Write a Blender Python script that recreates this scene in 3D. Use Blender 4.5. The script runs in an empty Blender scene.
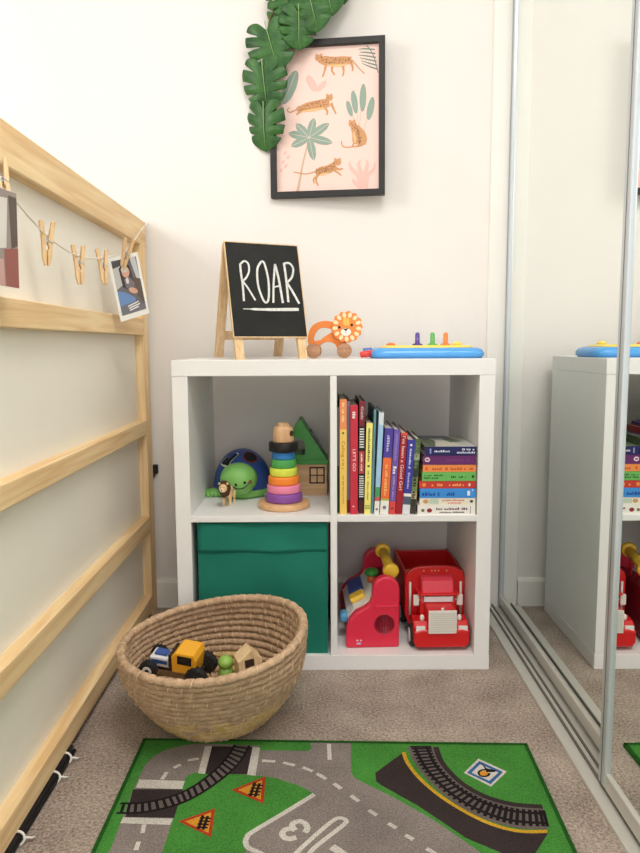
import bpy, bmesh, math, random
from mathutils import Vector, Matrix, Euler
random.seed(7)
PI = math.pi
scene = bpy.context.scene
COL = scene.collection

# ------------------------------------------------------------------ materials
def lin(c):
    out = []
    for v in c:
        v = v / 255.0
        out.append(v / 12.92 if v <= .04045 else ((v + .055) / 1.055) ** 2.4)
    return (*out, 1.0)

_M = {}
def mat(name, rgb, rough=.5, spec=.4, metal=0, var=0, vscale=30, bump=0, bscale=200, stretch=None, rgb2=None, coat=0, subsurf=0):
    """Principled material; var mixes towards rgb2 (or a darker tone) with noise, bump adds grain."""
    if name in _M: return _M[name]
    m = bpy.data.materials.new(name); m.use_nodes = True
    nt = m.node_tree; b = nt.nodes['Principled BSDF']
    b.inputs['Base Color'].default_value = lin(rgb)
    b.inputs['Roughness'].default_value = rough
    b.inputs['Metallic'].default_value = metal
    b.inputs['Specular IOR Level'].default_value = spec
    if coat: b.inputs['Coat Weight'].default_value = coat; b.inputs['Coat Roughness'].default_value = .08
    tc = nt.nodes.new('ShaderNodeTexCoord')
    src = tc.outputs['Object']
    if stretch:
        mp = nt.nodes.new('ShaderNodeMapping'); mp.inputs['Scale'].default_value = stretch
        nt.links.new(src, mp.inputs['Vector']); src = mp.outputs['Vector']
    if var:
        n = nt.nodes.new('ShaderNodeTexNoise'); n.inputs['Scale'].default_value = vscale; n.inputs['Detail'].default_value = 5
        nt.links.new(src, n.inputs['Vector'])
        r = nt.nodes.new('ShaderNodeValToRGB')
        r.color_ramp.elements[0].position = .5 - .2; r.color_ramp.elements[1].position = .5 + .2
        a = lin(rgb); c2 = lin(rgb2) if rgb2 else tuple(x * (1 - var) for x in a[:3]) + (1,)
        if rgb2: c2 = tuple(a[i] * (1 - var) + c2[i] * var for i in range(3)) + (1,)
        r.color_ramp.elements[0].color = a; r.color_ramp.elements[1].color = c2
        nt.links.new(n.outputs['Fac'], r.inputs['Fac']); nt.links.new(r.outputs['Color'], b.inputs['Base Color'])
    if bump:
        n2 = nt.nodes.new('ShaderNodeTexNoise'); n2.inputs['Scale'].default_value = bscale; n2.inputs['Detail'].default_value = 4
        nt.links.new(src, n2.inputs['Vector'])
        bp = nt.nodes.new('ShaderNodeBump'); bp.inputs['Strength'].default_value = bump; bp.inputs['Distance'].default_value = .004
        nt.links.new(n2.outputs['Fac'], bp.inputs['Height']); nt.links.new(bp.outputs['Normal'], b.inputs['Normal'])
    _M[name] = m
    return m

def wood(name, rgb, rgb2, axis=1, scale=1.0, rough=.5):
    """Straight-grained wood: noise stretched along one axis plus broader tone drift."""
    if name in _M: return _M[name]
    m = bpy.data.materials.new(name); m.use_nodes = True
    nt = m.node_tree; b = nt.nodes['Principled BSDF']
    b.inputs['Roughness'].default_value = rough; b.inputs['Specular IOR Level'].default_value = .3
    tc = nt.nodes.new('ShaderNodeTexCoord'); mp = nt.nodes.new('ShaderNodeMapping')
    s = [60 * scale] * 3; s[axis] = 3.0 * scale; mp.inputs['Scale'].default_value = s
    nt.links.new(tc.outputs['Object'], mp.inputs['Vector'])
    n = nt.nodes.new('ShaderNodeTexNoise'); n.inputs['Scale'].default_value = 1; n.inputs['Detail'].default_value = 6; n.inputs['Distortion'].default_value = .6
    nt.links.new(mp.outputs['Vector'], n.inputs['Vector'])
    r = nt.nodes.new('ShaderNodeValToRGB'); r.color_ramp.elements[0].position = .36; r.color_ramp.elements[1].position = .68
    r.color_ramp.elements[0].color = lin(rgb); r.color_ramp.elements[1].color = lin(rgb2)
    nt.links.new(n.outputs['Fac'], r.inputs['Fac']); nt.links.new(r.outputs['Color'], b.inputs['Base Color'])
    bp = nt.nodes.new('ShaderNodeBump'); bp.inputs['Strength'].default_value = .08; bp.inputs['Distance'].default_value = .002
    nt.links.new(n.outputs['Fac'], bp.inputs['Height']); nt.links.new(bp.outputs['Normal'], b.inputs['Normal'])
    _M[name] = m
    return m

def carpet(name, rgb, rgb2, scale, bump):
    if name in _M: return _M[name]
    m = bpy.data.materials.new(name); m.use_nodes = True
    nt = m.node_tree; b = nt.nodes['Principled BSDF']
    b.inputs['Roughness'].default_value = 1; b.inputs['Specular IOR Level'].default_value = .05
    tc = nt.nodes.new('ShaderNodeTexCoord')
    n = nt.nodes.new('ShaderNodeTexNoise'); n.inputs['Scale'].default_value = scale; n.inputs['Detail'].default_value = 3; n.inputs['Roughness'].default_value = .7
    n2 = nt.nodes.new('ShaderNodeTexNoise'); n2.inputs['Scale'].default_value = 9; n2.inputs['Detail'].default_value = 3
    for q in (n, n2): nt.links.new(tc.outputs['Object'], q.inputs['Vector'])
    ad = nt.nodes.new('ShaderNodeMath'); ad.operation = 'MULTIPLY_ADD'; ad.inputs[1].default_value = .35
    nt.links.new(n2.outputs['Fac'], ad.inputs[0]); nt.links.new(n.outputs['Fac'], ad.inputs[2])
    r = nt.nodes.new('ShaderNodeValToRGB'); r.color_ramp.elements[0].position = .5; r.color_ramp.elements[1].position = .86
    r.color_ramp.elements[0].color = lin(rgb2); r.color_ramp.elements[1].color = lin(rgb)
    nt.links.new(ad.outputs[0], r.inputs['Fac']); nt.links.new(r.outputs['Color'], b.inputs['Base Color'])
    bp = nt.nodes.new('ShaderNodeBump'); bp.inputs['Strength'].default_value = bump; bp.inputs['Distance'].default_value = .006
    nt.links.new(n.outputs['Fac'], bp.inputs['Height']); nt.links.new(bp.outputs['Normal'], b.inputs['Normal'])
    _M[name] = m
    return m

def plastic(name, rgb, rough=.3): return mat(name, rgb, rough, .5)
def paint(name, rgb, rough=.55): return mat(name, rgb, rough, .3)
def card(name, rgb): return mat(name, rgb, .45, .35)
def rugm(name, rgb): return carpet('rug_' + name, rgb, tuple(int(v * .68) for v in rgb), 420, .5)

WALL = mat('wall_paint', (236, 232, 228), .85, .15, var=.03, vscale=3, bump=.06, bscale=260)
WHITE = mat('white_foil', (240, 239, 238), .4, .4, var=.02, vscale=8)
TRIMW = mat('white_trim_paint', (240, 238, 232), .5, .3, var=.02, vscale=8)
PANEL = mat('bed_panel_white', (247, 242, 230), .55, .3, var=.02, vscale=5)
PINE = wood('pine', (246, 219, 172), (226, 186, 132), 1, 1)
PINEZ = wood('pine_upright', (246, 219, 172), (226, 186, 132), 2, 1)
PINEX = wood('pine_across', (246, 219, 172), (226, 186, 132), 0, 1)
BEECH = wood('beech', (228, 188, 145), (208, 162, 116), 2, 2)
PEGW = wood('peg_wood', (230, 196, 150), (204, 164, 116), 2, 3)
ALU = mat('aluminium', (196, 203, 208), .38, .5, metal=.4)
ALUL = mat('anodised_track', (214, 212, 204), .42, .5, metal=.35)
ALUD = mat('track_groove', (120, 116, 108), .6, .3, metal=.3)
MIRROR = mat('mirror_silver', (243, 247, 244), .0, .5, metal=1.0)
BLACK = mat('black_plastic', (22, 22, 24), .45, .4)
BLACKP = mat('black_paint', (40, 39, 39), .5, .35)
PAPER = mat('paper_pages', (232, 224, 206), .85, .1, var=.18, vscale=3, stretch=(400, 1, 1))

# ------------------------------------------------------------------ mesh building
class MB:
    def __init__(s): s.bm = bmesh.new(); s.mats = []
    def mi(s, m):
        if m not in s.mats: s.mats.append(m)
        return s.mats.index(m)
    def raw(s, vs, fs, m, M=None, smooth=False):
        i = s.mi(m)
        bv = [s.bm.verts.new((M @ Vector(v)) if M else Vector(v)) for v in vs]
        for f in fs:
            try: F = s.bm.faces.new([bv[k] for k in f])
            except ValueError: continue
            F.material_index = i; F.smooth = smooth
        return s
    def merge(s, bm2, m, M=None, smooth=False):
        bm2.verts.index_update()
        s.raw([v.co.copy() for v in bm2.verts], [[v.index for v in f.verts] for f in bm2.faces], m, M, smooth)
        bm2.free(); return s
    def box(s, x0, x1, y0, y1, z0, z1, m, M=None, r=0, seg=2):
        b = bmesh.new(); bmesh.ops.create_cube(b, size=1)
        for v in b.verts:
            v.co = Vector(((x0 + x1) / 2 + v.co.x * (x1 - x0), (y0 + y1) / 2 + v.co.y * (y1 - y0), (z0 + z1) / 2 + v.co.z * (z1 - z0)))
        if r: bmesh.ops.bevel(b, geom=list(b.edges), offset=r, segments=seg, affect='EDGES', profile=.5)
        return s.merge(b, m, M)
    def prism(s, pts, h0, h1, m, M=None, plane='xz', r=0, seg=2, smooth=False):
        """polygon pts in a plane, extruded along the third axis from h0 to h1"""
        def P(a, b, h): return {'xy': (a, b, h), 'xz': (a, h, b), 'yz': (h, a, b)}[plane]
        b = bmesh.new()
        v0 = [b.verts.new(P(x, y, h0)) for x, y in pts]; v1 = [b.verts.new(P(x, y, h1)) for x, y in pts]
        n = len(pts)
        fa = b.faces.new(v0); fb = b.faces.new(list(reversed(v1)))
        for i in range(n): b.faces.new([v0[(i + 1) % n], v0[i], v1[i], v1[(i + 1) % n]])
        bmesh.ops.recalc_face_normals(b, faces=list(b.faces))
        if r:
            ed = list(fa.edges) + list(fb.edges)
            bmesh.ops.bevel(b, geom=ed, offset=r, segments=seg, affect='EDGES', profile=.5)
        big = [f for f in b.faces if len(f.verts) > 4]
        if big: bmesh.ops.triangulate(b, faces=big)
        return s.merge(b, m, M, smooth)
    def frame_prism(s, outer, inner, h0, h1, m, M=None, plane='xz'):
        """ring between two outlines with the same number of points"""
        def P(a, b, h): return {'xy': (a, b, h), 'xz': (a, h, b), 'yz': (h, a, b)}[plane]
        n = len(outer); vs = []
        for h in (h0, h1):
            vs += [P(x, y, h) for x, y in outer]; vs += [P(x, y, h) for x, y in inner]
        fs = []
        for i in range(n):
            j = (i + 1) % n
            fs += [(i, j, n + j, n + i), (2*n + j, 2*n + i, 3*n + i, 3*n + j), (j, i, 2*n + i, 2*n + j), (n + i, n + j, 3*n + j, 3*n + i)]
        b = bmesh.new(); bv = [b.verts.new(v) for v in vs]
        for f in fs: b.faces.new([bv[k] for k in f])
        bmesh.ops.recalc_face_normals(b, faces=list(b.faces))
        return s.merge(b, m, M)
    def lathe(s, prof, m, M=None, n=40, smooth=True, cap=True):
        vs = []; fs = []
        for r, z in prof:
            for k in range(n): a = 2 * PI * k / n; vs.append((r * math.cos(a), r * math.sin(a), z))
        for i in range(len(prof) - 1):
            for k in range(n):
                k2 = (k + 1) % n; fs.append((i*n + k, i*n + k2, (i+1)*n + k2, (i+1)*n + k))
        if cap:
            fs.append(tuple(reversed(range(n)))); fs.append(tuple(range((len(prof)-1)*n, len(prof)*n)))
        return s.raw(vs, fs, m, M, smooth)
    def cyl(s, p0, p1, r, m, n=24, r1=None, bev=0):
        p0 = Vector(p0); p1 = Vector(p1); d = p1 - p0; L = d.length
        M = Matrix.Translation(p0) @ d.to_track_quat('Z', 'Y').to_matrix().to_4x4()
        r1 = r if r1 is None else r1
        if bev: prof = [(r - bev, 0), (r - bev*.3, bev*.3), (r, bev), (r1, L - bev), (r1 - bev*.3, L - bev*.3), (r1 - bev, L)]
        else: prof = [(r, 0), (r1, L)]
        return s.lathe(prof, m, M, n, smooth=True)
    def ball(s, c, rx, m, ry=None, rz=None, M=None, u=24, v=14):
        ry = ry or rx; rz = rz or rx
        b = bmesh.new(); bmesh.ops.create_uvsphere(b, u_segments=u, v_segments=v, radius=1)
        T = Matrix.Translation(Vector(c)) @ Matrix.Diagonal((rx, ry, rz, 1))
        return s.merge(b, m, (M @ T) if M else T, True)
    def tube(s, path, r, m, n=8, closed=False, M=None):
        P = [Vector(p) for p in path]; N = len(P); vs = []; fs = []
        up = None
        for i, p in enumerate(P):
            a = P[(i - 1) % N] if (closed or i > 0) else p; b = P[(i + 1) % N] if (closed or i < N - 1) else p
            t = (b - a).normalized()
            if up is None:
                up = Vector((0, 0, 1)) if abs(t.z) < .9 else Vector((1, 0, 0))
            up = (up - t * up.dot(t)).normalized(); si = t.cross(up)
            rr = r[i] if isinstance(r, (list, tuple)) else r
            for k in range(n):
                q = 2 * PI * k / n; vs.append(p + (up * math.cos(q) + si * math.sin(q)) * rr)
        for i in range(N if closed else N - 1):
            j = (i + 1) % N
            for k in range(n): fs.append((i*n + k, i*n + (k+1) % n, j*n + (k+1) % n, j*n + k))
        if not closed: fs.append(tuple(reversed(range(n)))); fs.append(tuple(range((N-1)*n, N*n)))
        return s.raw(vs, fs, m, M, True)
    def flat(s, pts, z, m, M=None):
        b = bmesh.new(); f = b.faces.new([b.verts.new((x, y, z)) for x, y in pts])
        f.normal_update()
        if f.normal.z < 0: f.normal_flip()
        if len(pts) > 4: bmesh.ops.triangulate(b, faces=[f])
        return s.merge(b, m, M)
    def ell(s, cx, cy, rx, ry, z, m, M=None, rot=0, n=20):
        c, q = math.cos(rot), math.sin(rot)
        return s.flat([(cx + rx*math.cos(2*PI*k/n)*c - ry*math.sin(2*PI*k/n)*q, cy + rx*math.cos(2*PI*k/n)*q + ry*math.sin(2*PI*k/n)*c) for k in range(n)], z, m, M)
    def ribbon(s, path, w, z, m, M=None, closed=False):
        P = [Vector((x, y)) for x, y in path]; N = len(P); vs = []
        for i, p in enumerate(P):
            a = P[(i-1) % N] if (closed or i > 0) else p; b = P[(i+1) % N] if (closed or i < N-1) else p
            t = (b - a).normalized(); nn = Vector((-t.y, t.x)); ww = w[i] if isinstance(w, (list, tuple)) else w
            vs += [(*(p + nn * ww / 2), z), (*(p - nn * ww / 2), z)]
        fs = [(2*i, 2*i+1, 2*((i+1) % N)+1, 2*((i+1) % N)) for i in range(N if closed else N-1)]
        b = bmesh.new(); bv = [b.verts.new(v) for v in vs]
        for f in fs:
            F = b.faces.new([bv[k] for k in f]); F.normal_update()
            if F.normal.z < 0: F.normal_flip()
        return s.merge(b, m, M)
    def text(s, body, size, m, M, extrude=0.0002, width=None):
        cu = bpy.data.curves.new('t', 'FONT'); cu.body = body; cu.size = size; cu.extrude = extrude; cu.align_x = 'CENTER'; cu.align_y = 'CENTER'
        o = bpy.data.objects.new('t', cu); COL.objects.link(o)
        dg = bpy.context.evaluated_depsgraph_get(); me = bpy.data.meshes.new_from_object(o.evaluated_get(dg))
        if width:
            xs = [v.co.x for v in me.vertices]
            k = width / max(1e-6, max(xs) - min(xs)); M = M @ Matrix.Diagonal((k, 1, 1, 1))
        s.raw([v.co.copy() for v in me.vertices], [list(p.vertices) for p in me.polygons], m, M)
        bpy.data.objects.remove(o); bpy.data.curves.remove(cu); bpy.data.meshes.remove(me)
        return s
    def build(s, name, parent=None, loc=(0, 0, 0), rot=(0, 0, 0), bevel=0, subd=0, label=None, autosmooth=False):
        me = bpy.data.meshes.new(name); s.bm.normal_update(); s.bm.to_mesh(me); s.bm.free()
        for m in s.mats: me.materials.append(m)
        o = bpy.data.objects.new(name, me); COL.objects.link(o)
        o.location = loc; o.rotation_euler = rot
        if parent: o.parent = parent
        if bevel:
            md = o.modifiers.new('bevel', 'BEVEL'); md.width = bevel; md.segments = 2; md.limit_method = 'ANGLE'; md.angle_limit = .6
        if subd:
            md = o.modifiers.new('sub', 'SUBSURF'); md.levels = md.render_levels = subd
        if label: o['label'] = label
        return o

def thing(name, label, cat, loc=(0, 0, 0), rotz=0, group=None, rot=None):
    o = bpy.data.objects.new(name, None); COL.objects.link(o); o.empty_display_size = .05
    o.location = loc; o.rotation_euler = rot if rot else (0, 0, rotz)
    return tag(o, label, cat, group)
def tag(o, label, cat, group=None):
    o['label'] = label; o['category'] = cat
    if group: o['group'] = group
    return o
def struct(o): o['kind'] = 'structure'; return o
def smooth_path(pts, n=6):
    """Catmull-Rom through the points (2-D or 3-D tuples)"""
    P = [Vector(p) for p in pts]; out = []
    for i in range(len(P) - 1):
        p0 = P[max(0, i-1)]; p1 = P[i]; p2 = P[i+1]; p3 = P[min(len(P)-1, i+2)]
        for k in range(n):
            t = k / n
            out.append(tuple(.5 * ((2*p1) + (p2-p0)*t + (2*p0-5*p1+4*p2-p3)*t*t + (3*p1-p0-3*p2+p3)*t**3)))
    out.append(tuple(P[-1])); return out
def rot(ax, a): return Matrix.Rotation(a, 4, ax)
def tr(x, y, z): return Matrix.Translation((x, y, z))

# ------------------------------------------------------------------ camera
CAM = (-0.02739, -1.64909, 0.79857)
pitch, yaw, roll, FPX = 0.115738, -0.0029130, -0.0047328, 699.446
cy_, sy_, cp_, sp_ = math.cos(yaw), math.sin(yaw), math.cos(pitch), math.sin(pitch)
fw = Vector((sy_*cp_, cy_*cp_, -sp_)); ri = Vector((cy_, -sy_, 0)); up = ri.cross(fw)
r2 = ri*math.cos(roll) + up*math.sin(roll); u2 = -ri*math.sin(roll) + up*math.cos(roll)
cam = bpy.data.cameras.new('camera'); co = bpy.data.objects.new('camera', cam); COL.objects.link(co)
co.matrix_world = Matrix(((r2.x, u2.x, -fw.x, CAM[0]), (r2.y, u2.y, -fw.y, CAM[1]), (r2.z, u2.z, -fw.z, CAM[2]), (0, 0, 0, 1)))
cam.sensor_fit = 'VERTICAL'; cam.sensor_height = 36; cam.lens = FPX * 36 / 853; cam.clip_start = .02
scene.camera = co

# ------------------------------------------------------------------ the room
CARP = carpet('carpet_taupe', (206, 190, 176), (128, 114, 104), 190, .8)
WY = .435
struct(MB().box(-1.6, .6, -3.2, WY + .05, -.05, 0, CARP).build('floor'))
struct(MB().box(-1.6, .6, WY, WY + .08, 0, 2.45, WALL).build('wall_back'))
struct(MB().box(-1.6, .6, -3.2, WY + .08, 2.45, 2.5, mat('ceiling_paint', (246, 244, 238), .9, .1)).build('ceiling'))
struct(MB().box(.58, .64, -3.2, WY, 0, 2.45, WALL).build('wall_right'))
wl = MB()
LX = -1.6; WY0, WY1, WZ0, WZ1 = -1.45, -.35, 1.25, 2.15
wl.box(LX - .1, LX, -3.2, WY0, 0, 2.45, WALL); wl.box(LX - .1, LX, WY1, WY + .08, 0, 2.45, WALL)
wl.box(LX - .1, LX, WY0, WY1, 0, WZ0, WALL); wl.box(LX - .1, LX, WY0, WY1, WZ1, 2.45, WALL)
struct(wl.build('wall_left'))
wf = MB()
wf.box(LX - .08, LX - .03, WY0, WY0 + .05, WZ0, WZ1, TRIMW); wf.box(LX - .08, LX - .03, WY1 - .05, WY1, WZ0, WZ1, TRIMW)
wf.box(LX - .08, LX - .03, WY0 + .05, WY1 - .05, WZ0, WZ0 + .05, TRIMW); wf.box(LX - .08, LX - .03, WY0 + .05, WY1 - .05, WZ1 - .05, WZ1, TRIMW)
struct(wf.build('window_1'))
struct(MB().prism([(WY - .015, 0), (WY - .015, .078), (WY - .009, .086), (WY, .088), (WY, 0)], -1.6, .455, TRIMW, plane='yz').build('baseboard_back'))
struct(MB().box(.458, .515, WY - .018, WY, 0, 2.4, TRIMW, r=.002).build('trim_1'))

# floor track of the mirrored doors: flange, two guide ridges and grooves
tk = MB()
tk.box(.449, .56, -2.4, .417, 0, .004, ALUL)
tk.box(.4492, .4735, -2.4, .4168, .004, .0065, ALUL)
tk.box(.4735, .4765, -2.4, .4168, .004, .013, ALUD)
tk.box(.4765, .4885, -2.4, .4168, .004, .0062, ALUL)
tk.box(.4885, .4925, -2.4, .4168, .004, .0105, ALUD)
tk.box(.5185, .5215, -2.4, .4168, .004, .013, ALUD)
struct(tk.build('trim_2', bevel=.0006))

def mirror_door(name, x, y0, y1, lab):
    """sliding door: a mirror pane at x in an aluminium frame that stands proud of the glass"""
    z0, z1 = .016, 2.38; w = .028
    d = MB()
    d.box(x, x + .006, y0 + w*.5, y1 - w*.5, z0 + .012, z1 - .012, MIRROR)
    o = struct(d.build(name)); o['label'] = lab
    f = MB()
    for ya, yb in ((y0, y0 + w), (y1 - w, y1)):
        f.box(x - .006, x + .014, ya, yb, z0, z1, ALU, r=.003)
        f.box(x - .0066, x - .0056, ya + w*.44, ya + w*.52, z0, z1, ALUD)
    f.box(x - .0055, x + .014, y0 + w, y1 - w, z0, z0 + .03, ALUL, r=.003)
    f.box(x - .006, x + .014, y0 + w, y1 - w, z1 - .03, z1, ALU, r=.003)
    f.build('door_frame', o)
    return o
mirror_door('door_1', .512, -.62, .414, 'far sliding mirror door reflecting the side of the shelf')
mirror_door('door_2', .475, -1.72, -.463, 'near sliding mirror door in front of the other one')

# ------------------------------------------------------------------ white cube shelf
SH, ST, STK, SM, SD = .3825, .765, .038, .008, .39
t = thing('cube_shelf', 'white four-cube shelf unit standing against the back wall', 'shelf', (0, SD / 2, 0))
oy = -SD / 2
def sb(name, *b): MB().box(b[0], b[1], b[2] + oy, b[3] + oy, b[4], b[5], WHITE, r=.0012).build(name, t)
sb('top_panel', -SH, SH, 0, SD, ST - STK, ST)
sb('bottom_panel', -SH, SH, 0, SD, 0, STK)
sb('side_panel', -SH + .001, -SH + STK, .0008, SD, STK, ST - STK); sb('side_panel', SH - STK, SH - .001, .0008, SD, STK, ST - STK)
sb('divider', -SM, SM, .001, SD, STK, ST - STK)
zc = ST / 2
sb('shelf_board', -SH + STK, -SM, .001, SD, zc - SM, zc + SM); sb('shelf_board', SM, SH - STK, .001, SD, zc - SM, zc + SM)
ZU = zc + SM      # top of the middle boards
ZL = STK          # top of the bottom board

# ------------------------------------------------------------------ bed (side frame seen from the room)
bed = thing('bed_frame', 'pine bed with white side panels standing along the left wall', 'bed', (-.534, .4185, 0), .011)
BL, BW, PT = 2.09, .99, .026
def rail(z0, z1, nm='rail'):
    MB().box(-PT - .012, 0, -BL + .06, -.06, z0, z1, PINE, r=.002).build(nm, bed)
for z0, z1 in ((1.083, 1.152), (.829, .876), (.545, .586), (.258, .302), (.019, .062)): rail(z0, z1)
for y0, y1 in ((-.06, 0), (-BL, -BL + .06)):
    p = MB().box(-PT - .012, -.0006, y0, y1, 0, 1.0834, PINEZ, r=.002)
    p.box(-PT - .012, -.0006, y0, y1, 1.0834, 1.1516, PINE, r=.002)
    p.build('post', bed)
    MB().box(-BW, -BW + .038, y0, y1, 0, 1.15, PINEZ, r=.002).build('post', bed)
for z0, z1 in ((.88, 1.08), (.59, .826), (.305, .542), (.065, .256)):
    MB().box(-PT - .008, -PT, -BL + .05, -.05, z0 - .006, z1 + .006, PANEL).build('panel', bed)
MB().box(-BW, -BW + .03, -BL + .06, -.06, 1.083, 1.15, PINE, r=.002).build('rail', bed)
MB().box(-BW, -BW + .03, -BL + .06, -.06, .12, .32, PINE, r=.002).build('rail', bed)
for y0, y1 in ((-.034, -.006), (-BL + .006, -BL + .034)):
    MB().box(-BW + .038, -PT - .012, y0, y1, 1.083, 1.15, PINEX, r=.002).build('end_rail', bed)
    MB().box(-BW + .038, -PT - .012, y0 + .008, y1 - .008, .1, 1.083, PANEL).build('end_panel', bed)
MB().box(-BW + .04, -PT - .014, -BL + .045, -.045, .12, .27, mat('mattress_cloth', (236, 234, 228), .9, .1, bump=.1), r=.03).build('mattress', bed)
for z in (.852, .565, .28):
    MB().cyl((-.019, -.0005, z), (-.019, .0035, z), .005, ALU, 12).build('screw', bed)

# dark cable bundle with white ties along the bed's foot
cb = thing('cable_bundle', 'black cable bundle with white ties on the carpet under the bed rail', 'cable', (-.526, -.4, 0))
tb = MB()
for k, (dx, dz) in enumerate(((-.005, .0045), (.004, .0045), (-.001, .0125))):
    tb.tube(smooth_path([(dx + .002*math.sin(y*9 + k) + (.012 - (y + .9)*.013), y, dz) for y in [-.9 + .095*i for i in range(11)]], 4), .0045, BLACK, 8)
tb.build('cable', cb)
for y in (.015, -.045, -.205, -.41):
    q = MB(); cx = .012 - (y + .9)*.013
    q.tube([(cx + .0125*math.cos(a), y + .004*math.sin(a), .0095 + .0095*math.sin(a)) for a in [2*PI*i/16 for i in range(16)]], .0022, plastic('tie_white', (236, 232, 226)), 6, closed=True)
    q.tube([(cx + .010, y, .012), (cx + .022, y + .004, .008), (cx + .024, y + .012, .003)], .0018, plastic('tie_white', (236, 232, 226)), 6)
    q.build('tie', cb)

pl = thing('plug', 'small black plug on the wall beside the bed post', 'plug', (-.529, WY, .43))
q = MB(); q.box(-.009, .007, -.014, 0, -.014, .014, BLACK, r=.003); q.build('body', pl)
q = MB(); q.tube(smooth_path([(-.003, -.008, -.011), (-.008, -.009, -.025), (-.02, -.008, -.04), (-.035, -.006, -.05)], 5), .003, BLACK, 8); q.build('cord', pl)

# ------------------------------------------------------------------ framed leopard print
FX0, FX1, FZ0, FZ1 = -.170, .155, 1.218, 1.642
fr = thing('framed_print', 'black framed pink print of leopards and leaves hanging on the wall', 'picture', ((FX0 + FX1)/2, WY - .019, FZ0), rot=(0, math.radians(-.2), math.radians(-6.5)))
hw, hh_ = (FX1 - FX0)/2, FZ1 - FZ0; fb = .017
f = MB()
f.frame_prism([(-hw, 0), (hw, 0), (hw, hh_), (-hw, hh_)], [(-hw + fb, fb), (hw - fb, fb), (hw - fb, hh_ - fb), (-hw + fb, hh_ - fb)], -.020, -.0005, BLACKP)
f.build('frame', fr, bevel=.0012)
PW, PH = 2*hw - 2*fb, hh_ - 2*fb
def P_(x, y):      # crop px of the print -> sheet metres
    return ((x - 195)/370*PW - PW/2, (682 - y)/522*PH + fb)
MP = rot('X', PI/2)        # sheet xy -> wall xz, facing -y
pk = card('print_pink', (240, 208, 198)); sg = card('print_sage', (142, 162, 148)); sgd = card('print_sage_dark', (118, 138, 126))
och = card('print_ochre', (204, 150, 102)); och2 = card('print_cream', (228, 186, 132)); pnk = card('print_rose', (240, 186, 176)); brn = card('print_brown', (140, 92, 62)); trk = card('print_trunk', (206, 172, 148))
pm = MB()
pm.box(-PW/2, PW/2, -.006, -.002, fb, hh_ - fb, pk)
SX, SY = PW/370, PH/522
_n = [0]
def zl(lay, step=True):
    if step: _n[0] += 1
    return .006 + .0002*lay + .000012*(_n[0] % 16)
def pe(x, y, rx, ry, m, lay, r=0): c = P_(x, y); pm.ell(c[0], c[1], rx*SX, ry*SY, zl(lay), m, MP, -r)
def ps(pts, w, m, lay, n=5):
    pp = [P_(*p) for p in smooth_path(pts, n)] if n else [P_(*p) for p in pts]
    ww = [x*SX for x in w] if isinstance(w, list) else w*SX
    if isinstance(ww, list):
        k = len(pp) - 1; q = len(ww) - 1; ww = [ww[min(q, int(i/k*q))]*(1 - (i/k*q) % 1) + ww[min(q, int(i/k*q) + 1)]*((i/k*q) % 1) for i in range(k + 1)]
    pm.ribbon(pp, ww, zl(lay), m, MP)
def leaf2(x0, y0, x1, y1, w, m, lay):
    ps([(x0, y0), ((x0+x1)/2, (y0+y1)/2), (x1, y1)], [2, w*.8, w, w*.8, 1], m, lay, 6)
    ps([(x0, y0), (x1, y1)], 1.2, pk, lay + 1, 0)
# plants
ps([(313, 488), (292, 570), (278, 640), (270, 680)], [5, 7, 9, 12], trk, 1)
for tx, ty in ((333, 412), (388, 434), (399, 506), (331, 568), (247, 513), (238, 464), (267, 430)): leaf2(314, 483, tx, ty, 30, sg, 2)
ps([(492, 500), (508, 300)], 2, trk, 1, 0); ps([(500, 500), (476, 318)], 2, trk, 1, 0); ps([(508, 490), (537, 350)], 2, trk, 1, 0); ps([(480, 450), (460, 360)], 2, trk, 1, 0)
for x, y, rx, ry, r in ((508, 348, 12, 50, .04), (478, 362, 11, 42, -.15), (460, 385, 9, 30, -.3), (535, 388, 12, 42, .2)): pe(x, y, rx, ry, sg, 3, r)
for k in range(6):
    ps([(478 + k*13, 176 + k*6), (490 + k*11, 160 + k*2)], [4, 2], sgd, 2, 0) if False else None
    ps([(560 - k*2, 250 - k*14), (535 - k*4, 240 - k*13), (505 - k*4 + (k > 3)*8, 226 - k*10)], [5, 5, 2], sgd, 2)
ps([(562, 262), (545, 200), (522, 164)], 3, sgd, 2)
pe(246, 298, 22, 64, sg, 2, .42); ps([(222, 352), (270, 244)], 1.5, pk, 3, 0)
pe(325, 288, 14, 34, pnk, 2, -.5); pe(360, 300, 10, 26, pnk, 2, .8)
for p in (((508, 675), (490, 630), (465, 600), (460, 575)), ((510, 675), (505, 630), (492, 590), (500, 570)), ((514, 675), (525, 630), (545, 610), (552, 585)), ((512, 675), (518, 620), (524, 590), (522, 572)), ((506, 676), (480, 655), (470, 640))):
    ps(list(p), [22, 16, 12, 3], pnk, 1)
for k in range(5): pe(210 + (k % 2)*14 + k*4, 600 - k*16, 5, 9, pnk, 1, .6)
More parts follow.
